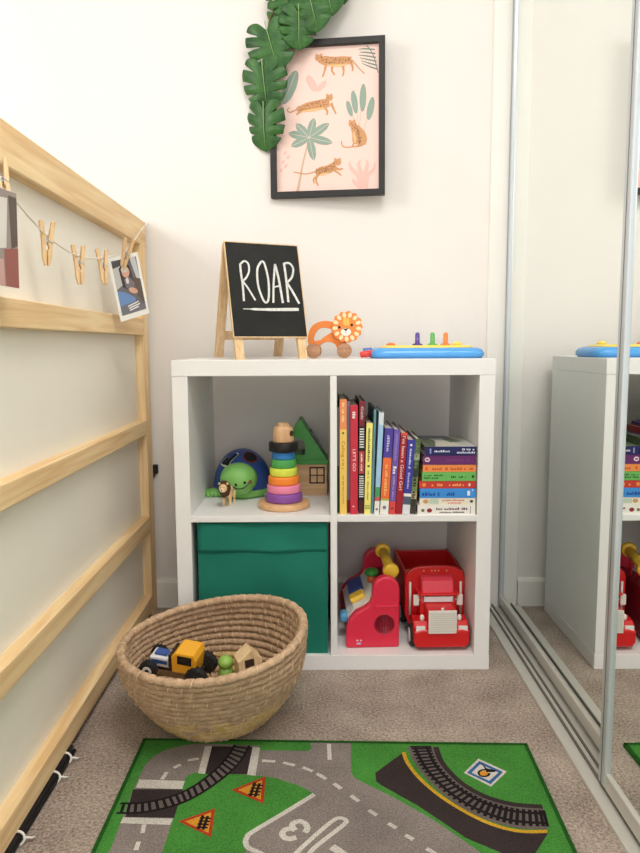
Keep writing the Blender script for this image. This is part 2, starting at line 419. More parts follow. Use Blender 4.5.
# cats: long bodies as tapered strokes, with limbs, tail, head, belly and spots
def cat_(body, bw, head, legs, tail, belly=None):
    ps(tail, [5, 4, 4], och, 3)
    for l in legs: ps(l, [11, 7, 5], och, 3)
    ps(body, bw, och, 4)
    if belly: ps(belly, [3, 9, 3], och2, 5)
    pe(head[0], head[1], head[2], head[2]*.85, och, 5); pe(head[0] - head[2]*.6, head[1] - head[2]*.8, 4, 4, och, 5); pe(head[0] + head[2]*.6, head[1] - head[2]*.8, 4, 4, och, 5)
    pth = smooth_path(body, 8); rr = random.Random(int(head[0]))
    for p in pth[2:-1]:
        for k in range(3): pe(p[0] + rr.uniform(-5, 5), p[1] + rr.uniform(-13, 9), 1.8, 1.6, brn, 6)
    pe(head[0] - 4, head[1] - 1, 1.8, 1.8, brn, 7)
cat_([(352, 203), (385, 212), (425, 215), (468, 212)], [18, 34, 32, 34, 20], (352, 199, 14), [[(378, 220), (372, 245), (364, 268)], [(402, 226), (398, 245), (408, 262)], [(436, 226), (440, 250), (436, 268)], [(466, 220), (472, 240), (470, 252)]], [(470, 212), (492, 240), (514, 264)], [(380, 226), (420, 230), (455, 226)])
cat_([(388, 360), (350, 366), (310, 370), (272, 384)], [26, 34, 30, 26, 14], (388, 343, 13), [[(368, 372), (380, 390), (379, 404)], [(394, 362), (404, 385), (412, 402)], [(290, 382), (276, 392), (268, 398)]], [(280, 374), (248, 388), (236, 380), (244, 370)], [(370, 378), (330, 384), (290, 388)])
cat_([(472, 446), (488, 470), (496, 495), (494, 516)], [20, 36, 50, 54, 40], (470, 440, 14), [[(474, 465), (478, 500), (470, 522)], [(500, 505), (505, 518), (480, 523)]], [(490, 522), (450, 524), (434, 518), (431, 500)], [(474, 468), (478, 490), (480, 510)])
cat_([(408, 586), (385, 602), (360, 606), (338, 612)], [20, 30, 28, 28, 16], (416, 577, 14), [[(345, 616), (338, 640), (346, 662)], [(360, 612), (330, 635), (332, 652)], [(395, 602), (412, 612), (430, 626)], [(405, 598), (425, 604), (436, 600)]], [(338, 608), (300, 616), (256, 607)], [(385, 616), (365, 620), (350, 622)])
pm.build('print', fr)

# ------------------------------------------------------------------ leafy garland
LEAF = mat('leaf_green', (20, 64, 26), .42, .4, var=.65, vscale=26, rgb2=(76, 132, 58)); LEAFL = mat('leaf_rib', (70, 122, 58), .45, .35); VEIN = mat('leaf_vein', (150, 182, 118), .5, .3)  # lighter noise patches vary the green and paint leaf sheen into the colour
STEM = mat('garland_stem', (112, 92, 54), .7, .2)
ga = thing('leaf_garland', 'garland of green split leaves draped over the picture corner', 'garland', (-.17, WY, 1.55))
def leaf(name, base, tip, width, tilt=.2, curl=.16, seed=0):
    """split leaf whose midrib runs base -> tip (wall x, z, offset from the wall); lobes fan off both sides"""
    b = Vector((base[0], -base[2], base[1])); tp = Vector((tip[0], -tip[2], tip[1]))
    yv = (tp - b); L = yv.length; yv.normalize(); n = Vector((0, -1, 0)); n = (n - yv*n.dot(yv)).normalized(); n = (Matrix.Rotation(tilt, 3, yv) @ n); xv = yv.cross(n)
    M = Matrix((( xv.x, yv.x, n.x, b.x), (xv.y, yv.y, n.y, b.y), (xv.z, yv.z, n.z, b.z), (0, 0, 0, 1)))
    rr = random.Random(seed); m = MB(); W = width/2
    def height(x, y): return -curl*(x*x)/(W) - .22*L*max(0, (y/L - .3))**2 + .12*abs(x)*(1 - abs(x)/W)
    OUT = smooth_path([(0, .10), (.34, -.12), (.78, -.13), (1.06, .08), (1.12, .33), (1.02, .57), (.78, .78), (.40, .92), (0, 1.0)], 9)
    US = (0, .08, .2, .35, .5, .65, .8, .92, 1)
    for s in (1, -1):
        cuts = [(.34 + rr.uniform(-.02, .02), .55), (.50 + rr.uniform(-.02, .02), .62), (.66 + rr.uniform(-.02, .02), .52)]
        rows = []; N = len(OUT) - 1; NS = 96
        for q in range(NS + 1):
            st = q/NS; f_ = st*N; i0 = min(N - 1, int(f_)); fr_ = f_ - i0
            ox = OUT[i0][0]*(1 - fr_) + OUT[i0+1][0]*fr_; oy_ = OUT[i0][1]*(1 - fr_) + OUT[i0+1][1]*fr_
            my = .10 + .90*max(0, (st - .10)/.90)**1.15
            U = 1.0; dv = 0
            for c_, dp in cuts:
                dd = abs(st - c_)/.020
                if dd < 1: U = min(U, 1 - dp*(1 - dd**1.6))
            nearest = min(cuts, key=lambda c_: abs(st - c_[0])); dv = min(1, abs(st - nearest[0])/.075)
            row = []
            for u in US:
                x = ox*W*u*U; y = (my*(1 - u*U) + oy_*u*U)*L
                row.append((s*x, y, height(x, y) - .0045*(1 - dv)*(u*U)**1.5 + .001*math.sin(u*3)))
            rows.append(row)
        nu = len(US); vs = [p for r_ in rows for p in r_]; fs = []
        for r_ in range(NS):
            for c_ in range(nu - 1):
                q = (r_*nu + c_, r_*nu + c_ + 1, (r_+1)*nu + c_ + 1, (r_+1)*nu + c_); fs.append(q if s > 0 else tuple(reversed(q)))
        m.raw(vs, fs, LEAF, M, True)
        for k_ in (15, 31, 46, 60, 76):
            ro = rows[k_]; m.tube([(p[0], p[1], p[2] + .0003) for p in ro[:7]], [.0008, .0008, .0007, .0006, .0005, .0004, .0002], LEAFL, 5, M=M)
    m.tube([(0, -.012 + y*(L + .006), height(0, y*L) + .0042) for y in (0, .25, .5, .75, .99)], [.0014, .0012, .001, .0008, .0003], VEIN, 6, M=M)
    o = m.build(name, ga, loc=(.17, 0, -1.55))
    sm = o.modifiers.new('thick', 'SOLIDIFY'); sm.thickness = .0007; sm.offset = -1
    return o
leaf('leaf', (-.186, 1.462, .040), (-.188, 1.345, .022), .108, .42, seed=2)
leaf('leaf', (-.188, 1.572, .050), (-.178, 1.452, .034), .116, .2, seed=3)
leaf('leaf', (-.176, 1.664, .060), (-.144, 1.550, .056), .124, .12, seed=4)
leaf('leaf', (-.104, 1.756, .050), (-.156, 1.672, .044), .108, .3, seed=11)
leaf('leaf', (-.086, 1.700, .078), (-.086, 1.602, .066), .096, -.1, seed=6)
leaf('leaf', (-.060, 1.742, .088), (-.034, 1.643, .080), .100, .1, seed=7)
leaf('leaf', (-.128, 1.776, .060), (-.110, 1.690, .064), .100, .1, seed=5)
leaf('leaf', (-.024, 1.778, .094), (.008, 1.684, .082), .100, -.15, seed=9)
leaf('leaf', (.004, 1.790, .070), (.042, 1.724, .058), .090, -.25, seed=10)
leaf('leaf', (-.070, 1.820, .066), (-.070, 1.726, .092), .10, .1, seed=12)
leaf('leaf', (-.02, 1.88, .06), (-.040, 1.786, .084), .11, .1, seed=13)
st_ = MB(); st_.tube(smooth_path([(.02, -.03, 1.86), (-.05, -.03, 1.82), (-.105, -.032, 1.768), (-.155, -.036, 1.715), (-.172, -.036, 1.665), (-.18, -.032, 1.57), (-.182, -.026, 1.47)], 6), .0026, STEM, 8)
st_.build('stem', ga, loc=(.17, 0, -1.55))

# ------------------------------------------------------------------ peg string along the bed
SX0 = -.512
sp3 = [(-.527, .418, 1.150), (-.514, .30, 1.115), (SX0, .235, 1.085), (SX0, .165, 1.052), (SX0, .098, 1.027), (SX0, -.03, .999), (SX0, -.124, .985), (SX0, -.235, .977), (SX0, -.351, .987), (SX0, -.411, .999), (SX0, -.532, 1.036), (SX0, -.66, 1.082), (-.519, -.80, 1.125)]
sp3 = smooth_path(sp3, 5)
sg_ = MB().tube(sp3, .0016, mat('string_white', (236, 230, 218), .9, .1), 6)
sg_.tube([(-.527, .418, 1.150), (-.530, .4205, 1.1540), (-.545, .4205, 1.1545), (-.556, .4215, 1.14)], .0016, mat('string_white', (236, 230, 218)), 6)
tag(sg_.build('string'), 'thin white string strung along the bed rail from the corner post', 'string')
def make_peg(label):
    t = thing('clothes_peg', label, 'clothes peg', (0, 0, 0), 0, 'wooden clothes pegs on the string')
    L = .076
    for s in (1, -1):
        # one long half: mouth tip at the bottom, bevelled handle at the top
        pts = [(s*.0004, -.044), (s*.0040, -.0445), (s*.0080, -.030), (s*.0090, -.004), (s*.0136, .030), (s*.0128, .0325), (s*.0070, .0315), (s*.0018, .000), (s*.0010, -.008), (s*.0028, -.012), (s*.0028, -.016), (s*.0004, -.018)]
        MB().prism(pts, -.005, .005, PEGW, plane='yz', r=.0006).build('half', t)
    sp = MB()
    for k in range(4): sp.tube([(-.004 + .0027*k + .002*i/12, .0032*math.cos(2*PI*i/12), -.001 + .0032*math.sin(2*PI*i/12)) for i in range(12)], .0007, ALU, 6, closed=False)
    for s in (1, -1): sp.tube([(s*.0052, 0, .0022), (s*.0058, s*.006, -.003), (s*.0056, s*.0086, -.006), (s*.002, s*.0088, -.006)], .0008, ALU, 6)
    sp.build('spring', t)
    return t
def dup(root, label):
    r = root.copy(); COL.objects.link(r); r['label'] = label
    for c in list(root.children):
        k = c.copy(); COL.objects.link(k); k.parent = r
    return r
PEGS = [(-.390, .985, -.06, .95, 'empty wooden peg nearest the dark photo on the string'),
        (-.229, .966, .02, 1.0, 'middle one of the three empty wooden pegs on the string'),
        (-.074, .979, .06, .95, 'empty wooden peg just beside the car seat photo'),
        (.045, 1.020, -.32, .98, 'wooden peg clipping the car seat photo to the string'),
        (-.556, 1.050, .18, 1.0, 'wooden peg holding the dark photo on the string')]
p0 = None
for y, z, a, sc, lb in PEGS:
    p = make_peg(lb) if p0 is None else dup(p0, lb); p0 = p0 or p
    p.location = (SX0 + (.022 if 'car seat photo to' in lb else .002), y, z); p.rotation_euler = (a*.6, -a, -1.0)
# photos: portrait prints with white borders
def photo(name, label, wd, ht, loc, rt, shapes, border=.009):
    m = MB(); m.box(-wd/2, wd/2, -.0004, 0, -ht, 0, card('photo_white', (244, 242, 236)))
    MM = rot('X', PI/2)
    for lay, (kind, a, c) in enumerate(shapes):
        mm = card('photo_%d_%d_%d' % c, c); z = .0005 + .00008*lay
        k = lambda u, v: (-wd/2 + border + u*(wd - 2*border), -border - v*(ht - border*2.4))
        if kind == 'p': m.flat([k(*q) for q in a], z, mm, MM)
        elif kind == 'e': cc = k(a[0], a[1]); m.ell(cc[0], cc[1], a[2]*wd, a[3]*ht, z, mm, MM, rot=a[4] if len(a) > 4 else 0)
        else: m.ribbon([k(*q) for q in a[0]], a[1], z, mm, MM)
    o = m.build(name); o.location = loc; o.rotation_euler = rt
    return tag(o, label, 'photo', None)
photo('photo_print', 'white bordered photo of a child in a car seat pegged on the string', .104, .150, (-.500, .050, 1.014), (0, math.radians(-14), math.radians(62)), [
    ('p', [(0, 0), (1, 0), (1, 1), (0, 1)], (112, 108, 112)), ('p', [(0, .02), (.62, 0), (.5, .10), (0, .13)], (78, 76, 80)), ('p', [(0, .14), (.45, .1), (.3, .45), (0, .52)], (196, 194, 190)),
    ('p', [(.22, .16), (.45, .06), (.66, .14), (.74, .45), (.55, .6), (.25, .5)], (62, 58, 64)), ('p', [(.72, 0), (.95, 0), (1, .45), (.86, .42)], (204, 204, 206)), ('p', [(.66, .34), (1, .42), (1, .9), (.78, .72)], (104, 88, 82)),
    ('p', [(0, .54), (.30, .60), (.66, .74), (.62, .82), (0, .84)], (112, 146, 196)), ('p', [(0, .83), (.6, .8), (.8, .9), (1, .88), (1, 1), (0, 1)], (120, 120, 128)),
    ('e', (.46, .24, .13, .085), (214, 164, 140)), ('e', (.44, .19, .12, .05), (206, 196, 186)), ('p', [(.34, .36), (.56, .33), (.74, .48), (.6, .62), (.36, .52)], (124, 118, 126)), ('e', (.62, .60, .15, .045, -.35), (218, 170, 148)), ('e', (.46, .40, .05, .05), (222, 214, 206)),
    ('s', ([(.28, .86), (.74, .82)], .003), (236, 236, 236)), ('s', ([(.30, .90), (.78, .865)], .003), (236, 236, 236)), ('s', ([(.32, .94), (.70, .912)], .003), (236, 236, 236))])
photo('photo_print', 'dark borderless photo hanging near the free end of the string', .104, .142, (-.500, -.612, 1.030), (0, math.radians(2), math.radians(76)), [
    ('p', [(0, 0), (1, 0), (1, 1), (0, 1)], (150, 138, 130)), ('p', [(.0, 0), (.55, 0), (.5, .4), (0, .45)], (52, 46, 44)), ('p', [(.55, .1), (.8, .08), (.75, .6), (.6, .62)], (212, 206, 200)), ('p', [(.82, .05), (1, .05), (1, .55), (.86, .6)], (96, 84, 78)),
    ('p', [(0, .5), (.5, .48), (.6, .7), (0, .75)], (226, 222, 220)), ('p', [(.7, .62), (1, .58), (1, 1), (.72, 1)], (150, 92, 84)), ('p', [(0, .78), (.68, .72), (.7, 1), (0, 1)], (196, 156, 150)), ('e', (.35, .3, .14, .1), (190, 140, 118))], border=.0004)

# ------------------------------------------------------------------ chalkboard easel
PALE = wood('easel_wood', (236, 206, 164), (216, 180, 134), 2, 2)
ck = thing('chalkboard_easel', 'small tabletop chalkboard easel reading ROAR on top of the white shelf', 'chalkboard', (-.144, .065, ST), .45)
lean = .25; cw, ch, coff = .193, .238, .056
ML = rot('X', -lean)       # local z along the front face, y behind it
b = MB(); b.box(-cw/2, cw/2, 0, .006, coff, coff + ch, mat('chalkboard', (38, 39, 38), .75, .2, var=.25, vscale=14, rgb2=(66, 66, 64)), ML, r=.0008); b.build('board', ck)
e = MB(); e.frame_prism([(-cw/2 - .0014, coff - .0014), (cw/2 + .0014, coff - .0014), (cw/2 + .0014, coff + ch + .0014), (-cw/2 - .0014, coff + ch + .0014)], [(-cw/2 + .0008, coff + .0008), (cw/2 - .0008, coff + .0008), (cw/2 - .0008, coff + ch - .0008), (-cw/2 + .0008, coff + ch - .0008)], -.0006, .0075, PALE, ML)
e.build('board_edge', ck)
for s in (-1, 1):
    g = MB(); g.prism([(.0062, .0062*math.tan(lean)), (.018, .018*math.tan(lean)), (.018, coff + ch), (.0062, coff + ch)], s*.083 - .011, s*.083 + .011, PALE, ML, plane='yz', r=.0008); g.build('front_leg', ck)
topv = ML @ Vector((0, .018, coff + ch - .004)); back = .175
for s in (-1, 1):
    dy, dz = back - topv.y, topv.z; a = math.atan2(dy, dz); Ln = math.hypot(dy, dz)
    MR = tr(0, topv.y, topv.z) @ rot('X', a)
    g = MB(); g.prism([(0, -Ln), (.012, -Ln + .012*math.tan(a)), (.012, 0), (0, 0)] if False else [(0, -Ln - 0), (.012, -Ln - .012*math.tan(a)), (.012, 0), (0, 0)], s*.083 - .011, s*.083 + .011, PALE, MR @ tr(0, 0, .012*math.tan(a)), plane='yz', r=.0008); g.build('rear_leg', ck)
for za in (-Ln + .05, -.03):
    g = MB(); g.box(-.072, .072, .001, .011, za, za + .022, PALE, MR, r=.001); g.build('rear_rail', ck)
for s in (-1, 1):
    g = MB(); g.box(s*.06 - .012, s*.06 + .012, topv.y - .006, topv.y + .010, topv.z + .001, topv.z + .003, ALU); g.build('hinge', ck)
CH = mat('chalk_white', (236, 236, 232), .95, .1, var=.25, vscale=160)
MC = ML @ rot('X', PI/2)   # board xy plane facing front
def cxy(px, py):   # px in the easel crop -> board plane (left/right edges shear with perspective)
    v = (430 - py)/(430 - 60); xl = 220 + (175 - 220)*v; xr = 507 + (462 - 507)*v; vv = v*1.0
    yl = 430 - py
    return ((px - xl)/(xr - xl) - .5)*cw, coff + vv*ch
lt = MB()
for stroke, w_ in ((((236, 146), (240, 180), (248, 230), (254, 292)), 8), (((236, 148), (252, 134), (268, 146), (270, 178), (256, 206), (243, 212)), 7), (((246, 212), (268, 240), (298, 288)), 7),
                   (((318, 132), (303, 165), (308, 230), (330, 288), (345, 292), (350, 262), (346, 200), (330, 140), (318, 132)), 8),
                   (((368, 296), (368, 220), (372, 140)), 8), (((372, 140), (388, 200), (406, 296)), 9), (((366, 234), (396, 226)), 6),
                   (((408, 134), (418, 200), (428, 292)), 9), (((408, 136), (430, 134), (446, 156), (440, 192), (420, 214)), 8), (((420, 212), (445, 250), (472, 297)), 9), (((252, 322), (350, 323), (470, 320)), [3, 9, 11, 12, 11])):
    pts = [cxy(*q) for q in smooth_path(stroke, 6)]
    k = cw/285
    if isinstance(w_, list): ww = [w_[min(4, int(i/(len(pts)-1)*4))]*k for i in range(len(pts))]
    else: ww = w_*k
    lt.ribbon(pts, ww, .0011, CH, MC)
lt.build('chalk_lettering', ck)

# ------------------------------------------------------------------ orange lion on wheels
ORG = paint('lion_orange', (240, 142, 70)); CRM = paint('lion_cream', (250, 224, 180)); YLW = paint('lion_yellow', (246, 196, 92)); WHL = wood('wheel_wood', (196, 152, 118), (172, 128, 96), 0, 2)
ln = thing('lion_pull_toy', 'orange wooden lion on wheels standing between the chalkboard and blue toy', 'toy', (-.005, .20, ST), -.06)
k = 1.83/699/9.14          # crop px -> metres at that distance
def lx(x, y): return ((x - 290)*k, (465 - y)*k)
bodyo = [(88, 370), (86, 300), (96, 235), (120, 185), (165, 148), (225, 130), (290, 132), (340, 150), (380, 220), (400, 300), (420, 370), (370, 370), (345, 345), (310, 322), (265, 312), (225, 322), (195, 345), (185, 370)]
hole = [(140, 300), (142, 262), (160, 222), (195, 196), (240, 192), (275, 210), (285, 245), (255, 255), (215, 275), (185, 305), (165, 322), (148, 318)]
b = MB()
# arched back: outer outline with the carrying slot left open
op = [lx(*p) for p in smooth_path([(96, 352), (86, 300), (96, 235), (120, 185), (165, 148), (225, 130), (290, 132), (345, 150)], 4)]
ip = [lx(*p) for p in smooth_path([(184, 350), (142, 300), (146, 262), (165, 222), (195, 196), (240, 190), (275, 196), (320, 210)], 4)]
vs = []; 
for y in (-.011, .011):
    vs += [(x, y, z) for x, z in op] + [(x, y, z) for x, z in ip]
n = len(op); fs = []
for i in range(n - 1):
    fs += [(i, i+1, n+i+1, n+i), (2*n+i+1, 2*n+i, 3*n+i, 3*n+i+1), (i+1, i, 2*n+i, 2*n+i+1), (n+i, n+i+1, 3*n+i+1, 3*n+i)]
fs += [(0, n, 3*n, 2*n), (n-1, 3*n-1+0, 4*n-1, 2*n-1)] if False else [(n, 0, 2*n, 3*n)]
b.raw(vs, fs, ORG)
b.prism([lx(*p) for p in [(120, 372), (124, 330), (160, 310), (205, 300), (235, 272), (275, 250), (330, 215), (400, 215), (440, 300), (440, 372), (350, 372), (338, 340), (300, 322), (255, 318), (220, 330), (195, 352), (190, 372)]], -.0108, .0108, ORG)
b.build('body', ln, bevel=.0012)
hc = lx(445, 185); R = 142*k
h = MB()
n = 13; pts = []
for i in range(n*6):
    a = 2*PI*i/(n*6); pts.append((hc[0] + R*(.97 + .045*math.cos(n*a))*math.cos(a), hc[1] + R*(.97 + .045*math.cos(n*a))*math.sin(a)))
h.prism(pts, -.024, -.0112, ORG, r=.001); h.build('mane', ln)
fc = MB(); MF = rot('X', PI/2)
for i in range(n):
    a = 2*PI*(i + .5)/n + .1
    fc.ell(hc[0] + R*.76*math.cos(a), hc[1] + R*.76*math.sin(a), R*.12, R*.17, .0242, CRM, MF, rot=a - PI/2)
fc.ell(hc[0], hc[1], R*.60, R*.58, .0244, ORG, MF)
fc.ell(hc[0] - 16*k, hc[1] + 48*k, 18*k, 36*k, .0247, YLW, MF); fc.ell(hc[0] + 8*k, hc[1] + 44*k, 14*k, 36*k, .0247, YLW, MF)
fc.ell(hc[0] - 8*k, hc[1] - 46*k, 46*k, 34*k, .0248, paint('lion_muzzle', (252, 240, 226)), MF)
fc.ell(hc[0] - 68*k, hc[1] - 4*k, 12*k, 13*k, .0250, BLACK, MF); fc.ell(hc[0] + 44*k, hc[1] + 16*k, 12*k, 13*k, .0250, BLACK, MF)
fc.flat([(hc[0] - 34*k, hc[1] - 18*k), (hc[0] + 14*k, hc[1] - 14*k), (hc[0] - 8*k, hc[1] - 38*k)], .0251, BLACK, MF)
fc.ribbon([(hc[0] - 9*k, hc[1] - 36*k), (hc[0] - 9*k, hc[1] - 56*k)], 4*k, .0251, BLACK, MF)
fc.build('face', ln)
for (wx, wy), y0 in ((lx(140, 398), -.024), (lx(420, 398), -.024), (lx(140, 398), .012), (lx(420, 398), .012)):
    q = MB(); q.cyl((wx, y0, 67*k), (wx, y0 + .012, 67*k), 67*k, WHL, 32, bev=.0012); q.build('wheel', ln)
for wx in (lx(140, 0)[0], lx(420, 0)[0]):
    q = MB(); q.cyl((wx, -.0255, 67*k), (wx, .0255, 67*k), .0025, BEECH, 12); q.build('axle', ln)

# ------------------------------------------------------------------ blue pop-up toy
BLU = plastic('toy_blue', (84, 164, 234), .25); YEL = plastic('toy_yellow', (250, 222, 92)); PUR = plastic('toy_purple', (88, 62, 150)); GRN = plastic('toy_green', (92, 176, 84)); ORA = plastic('toy_orange', (242, 132, 62)); RED = plastic('toy_red', (226, 66, 62))
pt = thing('pop_up_toy', 'flat blue and yellow toy tray with colored pegs on the shelf top', 'toy', (.2365, .162, ST), .0)
def rr(x0, x1, y0, y1, r, n=6):
    out = []
    for cx, cy, a0 in ((x1 - r, y1 - r, 0), (x0 + r, y1 - r, 90), (x0 + r, y0 + r, 180), (x1 - r, y0 + r, 270)):
        for i in range(n + 1): a = math.radians(a0 + 90*i/n); out.append((cx + r*math.cos(a), cy + r*math.sin(a)))
    return out
def slab(m, levels, mt, M=None, r=.03):
    """stack of rounded rectangles (x0,x1,y0,y1,z) lofted into a soft tray"""
    rows = [[(x, y, z) for x, y in rr(x0, x1, y0, y1, r)] for x0, x1, y0, y1, z in levels]; n = len(rows[0])
    vs = [p for r_ in rows for p in r_]; fs = [tuple(reversed(range(n))), tuple(range((len(rows)-1)*n, len(rows)*n))]
    for i in range(len(rows) - 1):
        for j in range(n): j2 = (j+1) % n; fs.append((i*n + j, i*n + j2, (i+1)*n + j2, (i+1)*n + j))
    return m.raw(vs, fs, mt, M, True)
q = MB(); A, B_ = .141, .085
slab(q, [(-A + .006, A - .006, -B_ + .006, B_ - .006, 0), (-A, A, -B_, B_, .006), (-A, A, -B_, B_, .014), (-A + .006, A - .006, -B_ + .006, B_ - .006, .0225), (-A + .016, A - .016, -B_ + .016, B_ - .016, .0262)], BLU); q.build('tray', pt)
q = MB(); slab(q, [(-A + .026, A - .022, -B_ + .022, B_ - .02, .0250), (-A + .03, A - .026, -B_ + .026, B_ - .024, .0300), (-A + .04, A - .034, -B_ + .034, B_ - .032, .0322)], YEL); q.build('deck', pt)
for x, c, nm in ((-.022, PUR, 'purple'), (.016, GRN, 'green'), (.049, ORA, 'orange')):
    q = MB(); q.lathe([(.0135, .0285), (.0135, .031), (.0105, .033), (.0062, .0345), (.0058, .056), (.0045, .060), (.002, .0615)], c, tr(x, -.030, .003), 24)
    q.build('lever', pt, label=nm + ' peg lever')
q = MB(); q.lathe([(.012, .029), (.012, .032), (.008, .035), (.002, .036)], ORA, tr(-.085, .01, .003), 20); q.build('button', pt, label='small orange button')
q = MB(); q.lathe([(.012, .029), (.012, .034), (.008, .037), (.002, .038)], YEL, tr(.088, .02, .003), 20); q.build('button', pt)
q = MB(); q.tube(smooth_path([(-A + .008, -.045, .013), (-A - .014, -.052, .011), (-A - .026, -.05, .009)], 5), [.0085]*6 + [.0078]*4 + [.006], RED, 14); q.build('handle', pt, label='red end knob')
q = MB(); q.tube(smooth_path([(-A + .006, .0, .018), (-A - .01, .0, .017), (-A - .016, .0, .016)], 5), [.009]*9 + [.008, .006], plastic('toy_navy', (62, 110, 186)), 12); q.build('latch', pt)

# ------------------------------------------------------------------ books
def marks(m, u0, u1, v, h, c, M, seed, gap=.35, z=.0003):
    """a row of small letter-like bars from u0 to u1 on the xy plane of M (print too small to read)"""
    r_ = random.Random(seed); u = u0
    while u < u1 - h*.3:
        w_ = h*r_.uniform(.35, .8)
        if r_.random() < .16: u += w_; continue
        k_ = r_.uniform(.55, 1.0)
        m.flat([(u, v - h/2), (min(u + w_, u1), v - h/2), (min(u + w_, u1), v - h/2 + h*k_), (u, v - h/2 + h*k_)], z, c, M)
        u += w_*(1 + gap)
def book(label, xr, w, h, d, y0, lean, bands, cover, texts=(), group='picture books standing in the cube', kind='upright'):
    """upright: spine faces the room, origin at the bottom right corner; bands = spine colours from the bottom (fraction, colour)"""
    t = thing('book', label, 'book', (xr, y0, ZU), 0, group, rot=(0, lean, 0))
    cm = card('cover_%d_%d_%d' % cover, cover)
    c = MB(); f0 = 0
    for f1, col in bands:
        c.box(-w, 0, 0, .0016, f0*h, f1*h, card('cover_%d_%d_%d' % col, col)); f0 = f1
    bt = .0012
    c.box(-w, -w + bt, .0016, d, 0, h, cm); c.box(-bt, 0, .0016, d, 0, h, cm)
    MB().box(-w + bt, -bt, .0017, d - .004, .003, h - .003, PAPER).build('pages', t)
    if texts:
        l = c
        # spine plane: text runs downwards; local u = down the spine, v = across
        for kd, body, a, b_, sz, col in texts:
            mm = card('ink_%d_%d_%d' % col, col)
            M = Matrix(((0, 1, 0, -w/2), (0, 0, -1, -.0001), (-1, 0, 0, h), (0, 0, 0, 1)))
            if kd == 't': l.text(body, sz, mm, M @ tr((a + b_)/2*h, 0, .0003), .0001, (b_ - a)*h)
            elif kd == 'm': marks(l, a*h, b_*h, 0, sz, mm, M, body)
            elif kd == 'd': l.ell((a + b_)/2*h, 0, sz, sz, .0003, mm, M)
            elif kd == 's':
                n_ = body
                for q in range(n_):
                    u = a*h + (b_ - a)*h*q/n_; l.flat([(u, -w*.42), (u + (b_ - a)*h/n_*.5, -w*.42), (u + (b_ - a)*h/n_*.5, w*.42), (u, w*.42)], .0002, mm, M)
    c.build('cover', t)
    return t
def bx_(px): return .008 + (px - 336.8)*.00241
wh = (240, 238, 232)
